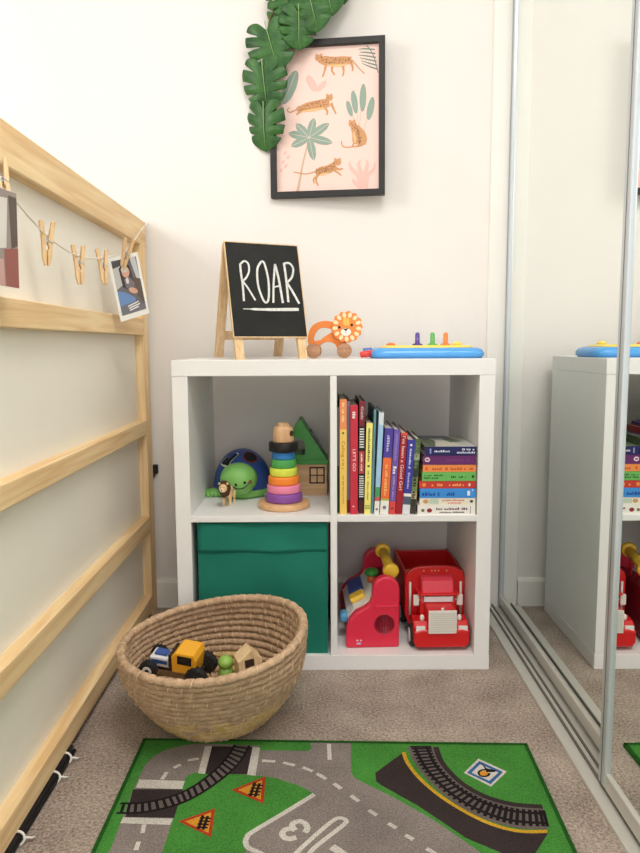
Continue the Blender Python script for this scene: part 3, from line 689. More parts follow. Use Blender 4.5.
UP = [  # label, px left, px right at the base, height, depth, y, lean, bands, cover, texts
 ('thin grey and dark green book squeezed against the shelf divider', 337.2, 339.3, .259, .22, .028, 0, [(.45, (44, 66, 46)), (1, (128, 128, 132))], (70, 78, 74), ()),
 ('tall orange and yellow book lettered Calling on its spine', 339.7, 346.6, .280, .22, .014, 0, [(.74, (246, 206, 104)), (1, (240, 150, 92))], (60, 50, 46), (('t', 'Calling', .36, .50, .011, (206, 112, 40)), ('d', 0, .29, .29, .0028, (86, 120, 70)), ('m', 11, .03, .2, .005, (250, 222, 180)), ('m', 12, .52, .6, .006, (206, 150, 70)), ('m', 13, .66, .92, .003, (190, 140, 60)))),
 ('thin mauve grey book between the Calling book and the crimson one', 346.9, 349.9, .274, .22, .026, 0, [(.12, (150, 32, 40)), (1, (140, 126, 148))], (96, 88, 108), ()),
 ('tall crimson book lettered LET\'S GO in white', 350.2, 357.6, .266, .22, .012, 0, [(1, (204, 48, 68))], (120, 30, 42), (('t', "LET'S GO", .40, .60, .0095, wh), ('m', 21, .06, .12, .008, wh), ('m', 22, .90, .93, .007, wh))),
 ('dark maroon and black striped book lettered Guide', 358.6, 364.0, .275, .22, .018, .006, [(.12, (84, 30, 36)), (.36, (30, 28, 30)), (.56, (196, 70, 70)), (.78, (30, 28, 30)), (1, (130, 34, 50))], (40, 30, 32), (('t', 'Guide', .05, .16, .009, wh), ('s', 8, .24, .42, 0, wh), ('s', 10, .66, .86, 0, wh), ('m', 24, .46, .62, .004, wh))),
 ('short lemon yellow book with dark spine lettering', 364.2, 370.4, .223, .20, .012, .022, [(1, (246, 236, 128))], (58, 58, 40), (('m', 31, .05, .42, .005, (90, 88, 60)), ('d', 0, .47, .47, .003, (90, 110, 50)), ('m', 32, .52, .84, .0035, (150, 150, 70)), ('s', 3, .90, .95, 0, (104, 160, 70)))),
 ('thin teal book beside the lemon yellow book', 371.0, 373.4, .255, .22, .018, .026, [(1, (104, 150, 160))], (74, 104, 116), ()),
 ('pale blue book with a green and white foot to its spine', 374.2, 379.0, .248, .20, .012, .044, [(.13, wh), (.17, (214, 96, 108)), (.27, (74, 160, 104)), (.88, (164, 204, 236)), (1, (214, 226, 232))], (176, 206, 226), (('d', 0, .95, .95, .003, (150, 120, 150)),)),
 ('thick violet and orange book with a white foot', 379.8, 388.2, .210, .18, .010, .055, [(.16, wh), (.18, (170, 200, 80)), (.66, (240, 116, 60)), (1, (78, 64, 160))], (70, 60, 130), (('m', 41, .08, .30, .007, (196, 190, 226)), ('m', 42, .40, .80, .007, (250, 190, 120)), ('d', 0, .92, .92, .0045, (130, 120, 150)))),
 ('purple book with a coral red foot to its spine', 388.8, 394.8, .207, .18, .010, .058, [(.155, (222, 76, 70)), (1, (112, 88, 172))], (90, 70, 140), (('m', 51, .05, .36, .006, (150, 130, 200)), ('m', 52, .40, .52, .008, wh), ('m', 53, .55, .82, .005, (190, 150, 210)), ('d', 0, .93, .93, .0025, (90, 30, 30)))),
 ('dark red book whose spine reads been a Good Girl', 395.3, 401.8, .199, .18, .010, .062, [(.97, (166, 30, 44)), (1, (224, 84, 60))], (150, 30, 40), (('t', "I've been a Good Girl", .04, .70, .0105, (246, 226, 220)),)),
 ('royal blue book with a white foot next to the leafy green book', 402.3, 409.8, .182, .17, .010, .066, [(.13, (226, 226, 230)), (.24, (90, 100, 120)), (.28, wh), (1, (62, 60, 160))], (66, 64, 150), (('d', 0, .07, .07, .003, wh), ('m', 61, .12, .40, .005, (214, 214, 240)), ('m', 62, .44, .66, .005, (190, 190, 230)))),
 ('leafy dark green photo book leaning towards the flat stack', 410.3, 415.6, .184, .17, .012, .062, [(.2, (66, 62, 50)), (.3, (196, 178, 130)), (.5, (120, 140, 84)), (.72, (52, 70, 46)), (.8, (160, 170, 140)), (1, (84, 104, 70))], (74, 88, 62), (('m', 71, .05, .4, .008, (110, 130, 80)), ('m', 72, .42, .95, .009, (44, 52, 36)))),
]
for lb, a, b_, h, d, y, le, bands, cov, tx in UP: book(lb, bx_(b_), (b_ - a)*.00241, h, d, y, le, bands, cov, tx)
def flat_book(label, x0, z0, z1, d, y0, col, cover, dec, top=None):
    """lying book: spine along x facing the room"""
    x1 = .342; w = x1 - x0
    t = thing('book', label, 'book', (x0, y0, ZU + z0), 0, 'books lying in the flat stack')
    h = z1 - z0; c = MB(); cm = card('cover_%d_%d_%d' % cover, cover); bt = .0012
    c.box(0, w, 0, .0016, 0, h, card('cover_%d_%d_%d' % col, col)); c.box(0, w, .0016, d, 0, bt, cm); c.box(0, w, .0016, d, h - bt, h, cm)
    MB().box(.003, w - .003, .0017, d - .003, bt, h - bt, PAPER).build('pages', t)
    M = rot('X', PI/2)
    l = c
    for kd, a, b_, v, sz, ink, sd in dec:
        mm = card('ink_%d_%d_%d' % ink, ink)
        if kd == 'm': marks(l, a*w, b_*w, v*h, sz*h, mm, M, sd)
        elif kd == 'b': l.flat([(a*w, v*h - sz*h/2), (b_*w, v*h - sz*h/2), (b_*w, v*h + sz*h/2), (a*w, v*h + sz*h/2)], .00025, mm, M)
        elif kd == 'e': l.ell((a + b_)/2*w, v*h, (b_ - a)/2*w, sz*h/2, .0003 + .00005*sd, mm, M)
    c.build('cover', t)
    if top:
        p = MB()
        for pts, col_ in top: p.flat([(u*w, v*d) for u, v in pts], h + .0002 + .00012*len(p.mats), card('pic_%d_%d_%d' % col_, col_))
        p.build('cover_picture', t)
    return t
K = (70, 60, 60)
flat_book('white book at the very bottom of the flat stack', .2025, 0, .0232, .20, .006, (244, 240, 232), (236, 232, 224), [('e', .06, .12, .45, .34, (120, 110, 80), 1), ('e', .16, .25, .45, .45, (150, 44, 44), 1), ('m', .32, .86, .62, .26, (110, 70, 90), 1), ('m', .38, .82, .25, .16, (60, 60, 70), 2), ('b', .91, .92, .5, .8, (130, 130, 140), 0)])
flat_book('cream book with small pictures second from the bottom of the flat stack', .2075, .0236, .0404, .19, .008, (240, 232, 214), (226, 214, 196), [('e', .06, .16, .5, .6, (214, 160, 110), 1), ('b', .17, .34, .5, .7, (196, 214, 196), 0), ('m', .40, .80, .66, .26, (220, 120, 110), 3), ('m', .48, .74, .28, .22, (220, 130, 120), 4), ('e', .90, .96, .5, .4, (60, 66, 70), 1)])
flat_book('bright blue book in the middle of the flat stack', .2075, .0408, .0636, .19, .007, (64, 146, 226), (58, 130, 206), [('m', .04, .62, .42, .36, (28, 76, 160), 5), ('b', .85, .90, .5, .5, (230, 236, 246), 0), ('m', .93, .97, .85, .2, (230, 236, 246), 6)])
flat_book('red book lying just above the bright blue one', .206, .064, .0815, .19, .009, (206, 60, 50), (176, 50, 44), [('e', .05, .12, .5, .5, (236, 150, 70), 1), ('m', .16, .44, .5, .40, (250, 170, 90), 7), ('m', .53, .80, .5, .36, (250, 180, 110), 8), ('e', .87, .91, .5, .45, (240, 220, 214), 1)])
flat_book('green book lying between the orange and the red one', .2125, .082, .1035, .18, .008, (110, 186, 96), (92, 160, 82), [('m', .04, .38, .66, .22, (36, 92, 44), 9), ('m', .04, .32, .36, .22, (36, 92, 44), 10), ('m', .54, .82, .48, .26, (36, 92, 44), 11), ('e', .92, .97, .5, .35, (30, 70, 50), 1)])
flat_book('orange book lying under the dark purple one', .2142, .104, .1214, .18, .009, (242, 146, 78), (222, 120, 60), [('m', .05, .14, .5, .5, (216, 90, 40), 12), ('m', .18, .48, .45, .40, (206, 84, 36), 13), ('m', .52, .96, .45, .36, (206, 84, 36), 14)])
flat_book('dark purple book lying second from the top of the flat stack', .2145, .122, .1440, .18, .008, (104, 42, 106), (84, 34, 86), [('e', .03, .13, .55, .5, (240, 220, 230), 1), ('e', .05, .11, .55, .22, (150, 60, 100), 2), ('m', .36, .9, .5, .22, (122, 60, 122), 15)])
flat_book('navy book with a photo cover on the top of the flat stack', .219, .1445, .1655, .20, .007, (30, 34, 92), (206, 206, 200), [('b', .09, .12, .5, .6, (150, 150, 200), 0), ('m', .18, .48, .5, .26, (220, 222, 236), 16), ('m', .72, .97, .70, .24, (220, 222, 236), 17), ('m', .62, .97, .34, .24, (220, 222, 236), 18)],
    [([(0, .01), (1, .01), (1, 1), (0, 1)], (200, 200, 196)), ([(0, .01), (.2, .01), (.32, .5), (.2, 1), (0, 1)], (98, 112, 84)), ([(.25, .05), (.7, .1), (.62, .5), (.35, .6)], (222, 216, 200)), ([(.6, .35), (.86, .45), (.7, .75), (.5, .7)], (104, 120, 92)), ([(.1, .72), (.7, .75), (.66, 1), (.1, 1)], (112, 124, 140))])

# ------------------------------------------------------------------ turtle shape sorter
TG = plastic('turtle_green', (128, 190, 98), .45); TB = plastic('turtle_blue', (44, 78, 150), .35); DK = plastic('dark_hole', (20, 20, 24), .8)
tu = thing('turtle_shape_sorter', 'smiling green toy turtle with a blue shell in the upper left cube', 'toy', (-.248, .262, ZU))
SA, SBz, SZ0 = .079, .098, .022
q = MB(); q.lathe([(SA*1.02, SZ0), (SA*1.02, SZ0 + .006)] + [(SA*math.cos(a), SZ0 + .006 + SBz*math.sin(a)) for a in [PI/2*i/14 for i in range(1, 15)]], TB, None, 48, cap=False); q.build('shell', tu)
def dome(az, el, k=1.006): return (SA*k*math.cos(el)*math.sin(az), -SA*k*math.cos(el)*math.cos(az), SZ0 + .006 + SBz*k*math.sin(el))
def dome_patch(m, cen, pts, mt, k):
    vs = [dome(cen[0], cen[1], k)] + [dome(cen[0] + u, cen[1] + v, k) for u, v in pts]; n = len(pts)
    m.raw(vs, [(0, i + 1, (i + 1) % n + 1) for i in range(n)], mt)
def dense(pts, n=5):
    out = []
    for i in range(len(pts)):
        a, b = pts[i], pts[(i+1) % len(pts)]
        out += [(a[0] + (b[0]-a[0])*k/n, a[1] + (b[1]-a[1])*k/n) for k in range(n)]
    return out
star = [(-.42, -.16), (-.30, .06), (-.02, .02), (.20, .26), (.40, .20), (.14, -.06), (.10, -.22), (-.2, -.2)]
for cen, shp, edge in (((-.62, .86), dense(star), (214, 220, 190)), ((.62, .98), [(.40*math.cos(2*PI*i/30), .20*math.sin(2*PI*i/30)) for i in range(30)], (110, 40, 50))):
    q = MB(); dome_patch(q, cen, [(u*1.22, v*1.28) for u, v in shp], plastic('rim_%d' % edge[0], edge), 1.006); dome_patch(q, cen, shp, DK, 1.011)
    q.build('shape_hole', tu)
q = MB(); q.lathe([(SA*.9, 0), (SA*1.0, .004), (SA*1.04, .014), (SA*1.02, .0225)], TG, None, 44); q.build('belly', tu)
for x, y, a in ((-.078, -.036, .6), (.078, -.036, -.6), (-.066, .055, -.5), (.066, .055, .5)):
    q = MB(); q.ball((x, y, .011), .026, TG, .019, .0112, u=20, v=12)
    for k in (-1, 0, 1): q.ball((x + k*.011, y - .014, .008), .007, TG, .008, .008, u=12, v=8)
    q.build('foot', tu)
hx, hy, hz, hr = -.002, -.076, .056, .050
q = MB(); q.ball((hx, hy, hz), hr, TG, hr*.92, hr*.86, u=32, v=20)
q.build('head', tu)
def onhead(az, el, k=1.02): return (hx + hr*k*math.cos(el)*math.sin(az), hy - hr*.92*k*math.cos(el)*math.cos(az), hz + hr*.86*k*math.sin(el))
q = MB()
for az, el in ((-.05, -.18), (.42, -.06)): q.ball(onhead(az, el, 1.0), .0036, DK, u=12, v=8)
q.tube([onhead(az, el, 1.005) for az, el in smooth_path([(-.22, -.32), (0, -.46), (.28, -.46), (.52, -.30), (.68, -.10)], 5)], .0013, DK, 6)
q.ball(onhead(.74, -.05, 1.0), .0052, plastic('cheek_brown', (120, 72, 56)), u=12, v=8)
q.build('face', tu)

# ------------------------------------------------------------------ lion figurine: one skinned body, mane as its hair
LT = mat('lion_tan', (228, 194, 144), .6, .25, var=.25, vscale=60, rgb2=(236, 208, 160)); LM = mat('lion_mane', (84, 58, 42), .8, .15, bump=.5, bscale=260)
def skin_body(name, V, E, Rr, m, parent, sub=1):
    me = bpy.data.meshes.new(name); me.from_pydata(V, E, []); me.materials.append(m)
    o = bpy.data.objects.new(name, me); COL.objects.link(o); o.parent = parent
    sk = o.modifiers.new('skin', 'SKIN'); sk.use_smooth_shade = True
    if not me.skin_vertices: me.attributes.new('s', 'FLOAT', 'POINT') if False else None
    return o, sk
lf = thing('lion_figurine', 'tiny tan toy lion with a brown mane standing before the turtle', 'toy animal', (-.272, .118, ZU), -.12)
# a lofted body: rings along the spine plus tapered legs joined into one mesh
q = MB()
def loft(m, pts, rad, mt, n=12): m.tube(smooth_path(pts, 4), [rad[min(len(rad)-1, i//4)]*(1 - (i % 4)/4) + rad[min(len(rad)-1, i//4 + 1)]*((i % 4)/4) for i in range((len(pts)-1)*4 + 1)], mt, n)
loft(q, [(0, .044, .034), (0, .036, .036), (0, .018, .034), (0, -.002, .035), (0, -.014, .041), (0, -.024, .050), (0, -.036, .051)], [.004, .0105, .0105, .0115, .0105, .0095, .0085], LT, 14)
for x, y in ((-.0078, -.004), (.0078, -.002)): loft(q, [(x*.8, y, .034), (x, y - .001, .020), (x, y, .010), (x, y - .001, .003), (x, y - .005, .0022)], [.0072, .0048, .0036, .0034, .0030], LT, 10)
for x, y in ((-.0078, .036), (.0078, .038)): loft(q, [(x*.8, y, .034), (x, y - .005, .022), (x, y + .004, .011), (x, y + .001, .003), (x, y - .004, .0022)], [.0084, .0062, .0036, .0034, .0030], LT, 10)
loft(q, [(0, .044, .037), (0, .054, .030), (.003, .057, .018), (.004, .058, .010)], [.0026, .0018, .0016, .0016], LT, 8)
bo = q.build('body', lf)
rm = bo.modifiers.new('join', 'REMESH'); rm.mode = 'VOXEL'; rm.voxel_size = .0011; rm.use_smooth_shade = True
q = MB(); q.ball((0, -.040, .052), .0105, LT, .010, .0105); q.ball((0, -.050, .0485), .0062, mat('lion_muzzle_c', (240, 220, 186)), .0052, .0048); q.build('face', lf)
q = MB(); q.ball((0, -.0555, .0502), .002, BLACK, .0016, .0014, u=10, v=8)
for s in (-1, 1): q.ball((s*.0045, -.0484, .0555), .0011, BLACK, u=8, v=6)
q.build('eyes', lf)
q = MB(); q.ball((0, -.028, .051), .0168, LM, .0125, .0185, u=28, v=18); q.ball((0, -.020, .040), .0125, LM, .0095, .0145); q.ball((0, -.034, .038), .009, LM, .007, .012); q.build('mane', lf)
for s in (-1, 1):
    q = MB(); q.ball((s*.0105, -.036, .063), .0034, LT, .002, .0034, u=12, v=8); q.build('ear', lf)
q = MB(); q.ball((.004, .058, .008), .003, LM, .003, .005, u=12, v=8); q.build('tail_tuft', lf)

# ------------------------------------------------------------------ rainbow stacking tower
tw = thing('stacking_tower', 'wooden stacking lighthouse with rainbow rings on the upper left cube shelf', 'stacking toy', (-.125, .098, ZU))
def ring(name, r, z0, z1, c, lab, b=.0034, m=None):
    q = MB(); q.lathe([(r - b, z0 + .0003), (r - b*.3, z0 + b*.3), (r, z0 + b), (r, z1 - b), (r - b*.3, z1 - b*.3), (r - b, z1)], m or paint('ring_' + lab, c, .35), None, 44); q.build(name, tw, label=lab)
BEECHX = wood('beech_flat', (228, 184, 140), (208, 160, 114), 0, 1.4)
ring('base', .066, 0, .0155, None, 'round wooden base', .004, BEECHX)
for r, z0, z1, c, lb in ((.0470, .0155, .0385, (140, 84, 166), 'purple ring'), (.0428, .0385, .0595, (236, 138, 172), 'pink ring'), (.0392, .0595, .0810, (250, 142, 56), 'orange ring'), (.0350, .0810, .1020, (222, 232, 86), 'yellow ring'), (.0315, .1020, .1235, (84, 168, 88), 'green ring'), (.0290, .1235, .1430, (58, 134, 204), 'blue ring')):
    ring('ring', r, z0, z1, c, lb)
ring('balcony_ring', .0370, .1430, .1675, (36, 34, 34), 'black ring', .003)
q = MB(); q.lathe([(.0258, .1676), (.0262, .169), (.0262, .180), (.0262, .192), (.0258, .197), (.0245, .2015), (.0222, .205), (.019, .2072), (.0150, .2082), (.0148, .2095), (.0146, .2120), (.0135, .2142), (.011, .2156), (.006, .2162), (.001, .2163)], wood('beech_head', (232, 192, 150), (212, 166, 122), 2, 1.6), None, 40); q.build('lamp_head', tw)
q = MB(); M = rot('Z', .95) @ tr(0, -.0262, .190) @ rot('X', PI/2); q.lathe([(.0075, 0), (.0075, .0012), (.004, .0013), (.001, .0013)], plastic('hole_brown', (70, 46, 34)), M, 20); q.build('peg_hole', tw)

# ------------------------------------------------------------------ toy house
ho = thing('toy_house', 'wooden toy house with a green roof behind the stacking tower', 'toy house', (-.0860, .285, ZU))
HW = .0715; HD = .055
HWOOD = wood('house_wood', (220, 184, 142), (204, 164, 122), 0, 1.2)
q = MB(); q.box(-HW, HW, -HD, HD, 0, .086, HWOOD, r=.001)
q.build('walls', ho)
q = MB()
for k in range(6): q.box(HW - .006, HW + .0004, -HD - .0006, -HD + .0006, .006 + k*.0135, .0125 + k*.0135, mat('joint_dark', (150, 112, 80), .7))
q.build('finger_joint', ho) if False else q.bm.free()
GR = plastic('house_green', (62, 152, 62), .4)
q = MB(); q.box(-HW - .004, HW + .004, -HD - .004, HD + .004, .086, .0985, GR, r=.0015); q.build('eave', ho)
arch = [(-.012 + .024*math.cos(a), .137 + .0225*math.sin(a)) for a in [PI*i/14 for i in range(15)]]
q = MB()
# gable outline with the arch cut up from its foot
o_ = [(HW*.99, .0985), (.0025, .2065), (-.0035, .2065), (-HW*.99, .0985)]
poly = [(-.012 + .024, .112)] + arch + [(-.012 - .024, .112)]
n = 40
def on_poly(pts, n):
    L = [0]
    for i in range(len(pts)): a, b = pts[i], pts[(i+1) % len(pts)]; L.append(L[-1] + math.dist(a, b))
    out = []
    for k in range(n):
        s_ = L[-1]*k/n; i = max(j for j in range(len(pts)) if L[j] <= s_); f_ = (s_ - L[i])/(L[i+1] - L[i]); a, b = pts[i], pts[(i+1) % len(pts)]
        out.append((a[0] + (b[0]-a[0])*f_, a[1] + (b[1]-a[1])*f_))
    return out
def by_angle(pts, c, n):
    out = []
    P_l = on_poly(pts, 1200)
    for k in range(n):
        a = 2*PI*k/n; best = min(P_l, key=lambda p: abs((math.atan2(p[1]-c[1], p[0]-c[0]) - a + PI) % (2*PI) - PI)); out.append(best)
    return out
cc = (-.011, .133)
oo = by_angle(o_, cc, 72)
for v in o_:      # keep the gable's corners sharp
    j = min(range(72), key=lambda i: math.dist(oo[i], v)); oo[j] = v
q.frame_prism(oo, by_angle(poly, cc, 72), -HD, HD, GR); q.build('roof', ho)
q = MB(); q.box(.004, .026, -HD + .004, -HD + .03, .0986, .1235, BLACK, r=.001); q.build('arch_block', ho)
q = MB(); sl = math.atan2(.108, HW*.97); M = tr(.038, 0, .1545) @ rot('Y', sl); q.box(-.022, .020, -HD + .014, HD - .02, -.002, .0018, plastic('slot_dark', (28, 40, 30)), M); q.build('roof_slot', ho)
q = MB(); wx0, wx1, wz0, wz1 = .0235, .0655, .033, .079
q.box(wx0, wx1, -HD - .0012, -HD, wz0, wz1, paint('window_line', (40, 28, 24)))
for a in (0, 1):
    for b in (0, 1): q.box(wx0 + .004 + a*.0185, wx0 + .0195 + a*.0185, -HD - .0016, -HD - .0011, wz0 + .004 + b*.0205, wz0 + .0215 + b*.0205, HWOOD)
q.build('window', ho)

# ------------------------------------------------------------------ green storage box
FAB = mat('box_green_fabric', (34, 124, 105), .8, .2, var=.12, vscale=5, bump=.35, bscale=9)
sx = thing('storage_box', 'dark green fabric storage box filling the lower left cube', 'box', (-.1735, .185, ZL))
q = MB(); bw, bd, bh = .1585, .172, .330
def wavy(x, z): return .0022*math.sin(x*19 + z*31) + .0016*math.sin(x*43 - z*20) + .003*math.cos(x/bw*PI/2)*math.sin(z/bh*PI)
nx, nz = 28, 24; vs = []; fs = []
for j in range(nz + 1):
    for i in range(nx + 1):
        x = -bw + 2*bw*i/nx; z = bh*j/nz; e_ = min(1, min(i, nx - i)/2)
        vs.append((x, -bd - wavy(x, z)*e_, z))
for j in range(nz):
    for i in range(nx): a = j*(nx+1) + i; fs.append((a, a+1, a+nx+2, a+nx+1))
q.raw(vs, fs, FAB, None, True)
q.box(-bw, -bw + .004, -bd + .0001, bd, 0, bh, FAB); q.box(bw - .004, bw, -bd + .0001, bd, 0, bh, FAB); q.box(-bw, bw, bd - .004, bd, 0, bh, FAB); q.box(-bw, bw, -bd + .006, bd, 0, .004, FAB); q.box(-bw + .004, bw - .004, -bd + .007, -bd + .010, 0, bh, FAB)
q.build('body', sx)
q = MB(); vs = []; fs = []; nz2 = 8
for j in range(nz2 + 1):
    for i in range(nx + 1):
        x = -bw + 2*bw*i/nx; z = bh - .070*(1 - j/nz2); e_ = min(1, min(i, nx - i)/2)
        vs.append((x, -bd - wavy(x, z)*e_ - .0014 - (.0016 + .0012*math.sin(x*37))*(1 - j/nz2)**2 - .0012*math.sin(x*26 + 1.2 + j*.7)*(x > .02)*e_, z + .0002*j))
for j in range(nz2):
    for i in range(nx): a = j*(nx+1) + i; fs.append((a, a+1, a+nx+2, a+nx+1))
q.raw(vs, fs, FAB, None, True); o = q.build('front_fold', sx)
md = o.modifiers.new('t', 'SOLIDIFY'); md.thickness = .0012; md.offset = -1

# ------------------------------------------------------------------ red activity toy (telephone-like bench between two shaped cheeks)
RD = plastic('cherry_red', (226, 44, 74), .3); RDD = plastic('cherry_red_dark', (150, 20, 44), .5); YP = plastic('sun_yellow', (250, 206, 66), .3)
rt = thing('activity_toy', 'pinkish red toddler activity toy with a yellow handle in the lower right cube', 'toy', (.0925, .178, ZL), .035)
def cheek():
    pts = [(-.066, .004), (-.062, 0), (.064, 0), (.068, .004), (.0685, .150)]
    pts += [(.0345 + .034*math.cos(a), .150 + .034*math.sin(a)) for a in [PI*i/14 for i in range(1, 14)]]
    pts += [(.0005, .150), (-.001, .128), (-.008, .112), (-.022, .102), (-.042, .092), (-.058, .074), (-.066, .048)]
    return pts
for y0, nm in ((-.135, 'front'), (.108, 'rear')):
    q = MB(); q.prism(cheek(), y0, y0 + .027, RD, r=.005, seg=3); q.build('cheek_panel', rt)
q = MB(); q.prism([(-.060, .002), (.062, .002), (.062, .135), (.010, .125), (-.008, .104), (-.022, .094), (-.042, .084), (-.060, .060)], -.109, .109, RDD); q.build('core', rt)
q = MB(); q.prism([(.006, .128), (-.010, .110), (-.022, .100), (-.044, .091), (-.060, .068), (-.058, .060), (-.040, .082), (-.020, .092), (0, .104), (.012, .126)], -.100, .100, plastic('toy_white', (238, 236, 230), .3)); q.build('play_deck', rt)
sl_ = tr(-.030, .01, .101) @ rot('Y', -.45)
q = MB(); q.box(-.020, .022, -.02, .072, 0, .008, plastic('royal_blue', (34, 66, 160), .3), sl_, r=.002); q.build('blue_tile', rt)
q = MB(); q.box(-.020, .020, -.078, -.036, -.003, .010, YP, sl_, r=.004, seg=3); q.build('yellow_key', rt)
q = MB(); q.lathe([(.012, 0), (.012, .016), (.010, .018)], plastic('coral_orange', (240, 120, 70)), tr(.012, -.005, .128), 24); q.build('button_stem', rt)
q = MB(); q.lathe([(.010, .018), (.0185, .020), (.0195, .026), (.017, .033), (.008, .037), (.001, .0375)], plastic('leaf_green_plastic', (64, 150, 60)), tr(.012, -.005, .128), 28); q.build('green_button', rt)
q = MB(); q.cyl((-.067, -.09, .060), (-.067, -.05, .060), .011, plastic('sky_blue', (92, 170, 216)), 24, bev=.003); q.cyl((-.067, -.07, .060), (-.055, -.07, .066), .006, plastic('sky_blue', (92, 170, 216)), 16); q.build('blue_knob', rt)
q = MB(); q.cyl((.052, -.108, .182), (.048, .03, .190), .0105, YP, 24)
q.build('handle_bar', rt) if False else q.bm.free()
hA, hB = Vector((.0525, -.080, .1835)), Vector((.0465, .040, .1995)); hd = (hB - hA).normalized()
q = MB(); q.cyl(hA, hB, .0125, YP, 26); q.cyl(hA - hd*.010, hA + hd*.006, .0205, YP, 30, bev=.004); q.cyl(hB - hd*.006, hB + hd*.010, .0205, YP, 30, bev=.004); q.build('handle', rt)
q = MB(); q.cyl(hA + hd*.02, (.052, -.02, .132), .005, RD, 14); q.cyl(hB - hd*.02, (.048, .02, .132), .005, RD, 14); q.build('handle_mount', rt)
q = MB(); M = tr(.030, -.1352, .062) @ rot('X', PI/2)
q.lathe([(.0265, -.001), (.0265, .0012), (.0245, .0014), (.024, .0002)], plastic('grille_red', (172, 22, 50)), M, 36)
for k in range(-5, 6):
    x = k*.0041; hh2 = math.sqrt(max(0, .0225**2 - x*x)); q.box(x - .0011, x + .0011, -hh2, hh2, .0003, .0012, plastic('grille_dark', (104, 12, 32)), M)
q.build('speaker_grille', rt)
q = MB()
q.box(.012, .060, -.1372, -.1345, .106, .110, RD, r=.001); q.box(.008, .015, -.139, -.1345, .100, .112, RD, r=.0015); q.box(.056, .063, -.139, -.1345, .100, .112, RD, r=.0015); q.build('catch', rt)
q = MB()
for x, z, w_ in ((-.038, .020, .003), (-.029, .020, .003)): q.ell(x, z, w_, w_*.7, .1354, wh_ := card('mark_white', (236, 200, 206)), rot('X', PI/2))
q.ell(-.034, .012, .006, .0025, .1354, card('mark_blue', (190, 190, 220)), rot('X', PI/2)); q.build('printed_mark', rt)

# ------------------------------------------------------------------ red toy lorry (plain front)
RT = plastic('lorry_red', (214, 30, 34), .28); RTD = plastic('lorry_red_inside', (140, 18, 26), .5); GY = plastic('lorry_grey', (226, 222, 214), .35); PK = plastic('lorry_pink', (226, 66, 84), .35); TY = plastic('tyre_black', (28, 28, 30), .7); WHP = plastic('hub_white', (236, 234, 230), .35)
lo = thing('toy_lorry', 'red toy lorry with an open trailer in the lower right cube', 'toy vehicle', (.2635, .190, ZL), .032)
q = MB(); TWX = .0785
def arc_top(w, z0, rise, n=10): return [(w*math.cos(a), z0 + rise*math.sin(a)) for a in [PI*i/n for i in range(n + 1)]]
fp = [(-TWX*.86, .030), (TWX*.86, .030), (TWX, .060)] + [(TWX*math.cos(a)**.5 if math.cos(a) > 0 else -TWX*(-math.cos(a))**.5, .150 + .038*math.sin(a)) for a in [PI*i/16 for i in range(17)]] + [(-TWX, .060)]
q.prism(fp, -.072, -.060, RT, r=.003)
for s in (-1, 1): q.prism([(s*TWX*.86, .030), (s*TWX, .060), (s*TWX, .168), (s*(TWX - .006), .170), (s*(TWX - .008), .062), (s*(TWX*.86 - .006), .036)], -.0605, .150, RT)
q.prism([(-TWX*.86, .030), (TWX*.86, .030), (TWX, .060), (TWX, .166), (-TWX, .166), (-TWX, .060)], .142, .152, RT, r=.003)
q.build('trailer', lo)
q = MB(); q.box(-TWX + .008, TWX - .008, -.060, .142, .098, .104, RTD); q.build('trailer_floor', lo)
q = MB(); q.prism([(-.062, .010), (.062, .010), (.070, .022), (.070, .052), (.050, .058), (-.050, .058), (-.070, .052), (-.070, .022)], -.172, -.095, RT, r=.006, seg=3)
q.build('bumper', lo)
q = MB(); q.prism([(-.172, .050), (-.172, .092), (-.158, .103), (-.110, .108), (-.108, .050)], -.036, .036, RT, plane='yz', r=.004); q.build('hood', lo)
for s in (-1, 1):
    q = MB(); q.prism([(-.165, .030), (-.163, .060), (-.150, .072), (-.115, .074), (-.095, .062), (-.092, .030)], min(s*.030, s*.069), max(s*.030, s*.069), RT, plane='yz', r=.004); q.build('fender', lo)
q = MB(); q.prism([(-.118, .050), (-.116, .106), (-.108, .128), (-.074, .132), (-.074, .050)], -.046, .046, RT, plane='yz', r=.004); q.build('cab', lo)
q = MB(); q.prism([(-.113, .1285), (-.106, .160), (-.090, .166), (-.074, .166), (-.074, .1285)], -.041, .041, PK, plane='yz', r=.004); q.build('roof_fairing', lo)
q = MB(); q.box(-.052, .052, -.124, -.074, .1265, .1315, RT, r=.002); q.build('sun_visor', lo)
q = MB(); q.box(-.037, .037, -.1205, -.1150, .109, .1235, plastic('windscreen_pale', (226, 222, 224), .15), r=.001); q.build('windscreen', lo)
q = MB(); q.box(-.0350, .0350, -.1775, -.170, .049, .107, GY, r=.0015)
for k in range(9): q.box(-.031, .031, -.1782, -.1774, .0545 + k*.0056, .0568 + k*.0056, plastic('grille_line', (212, 207, 199), .4))
q.build('grille', lo)
q = MB(); q.ball((0, -.172, .1105), .004, GY, u=12, v=8); q.build('hood_ornament', lo)
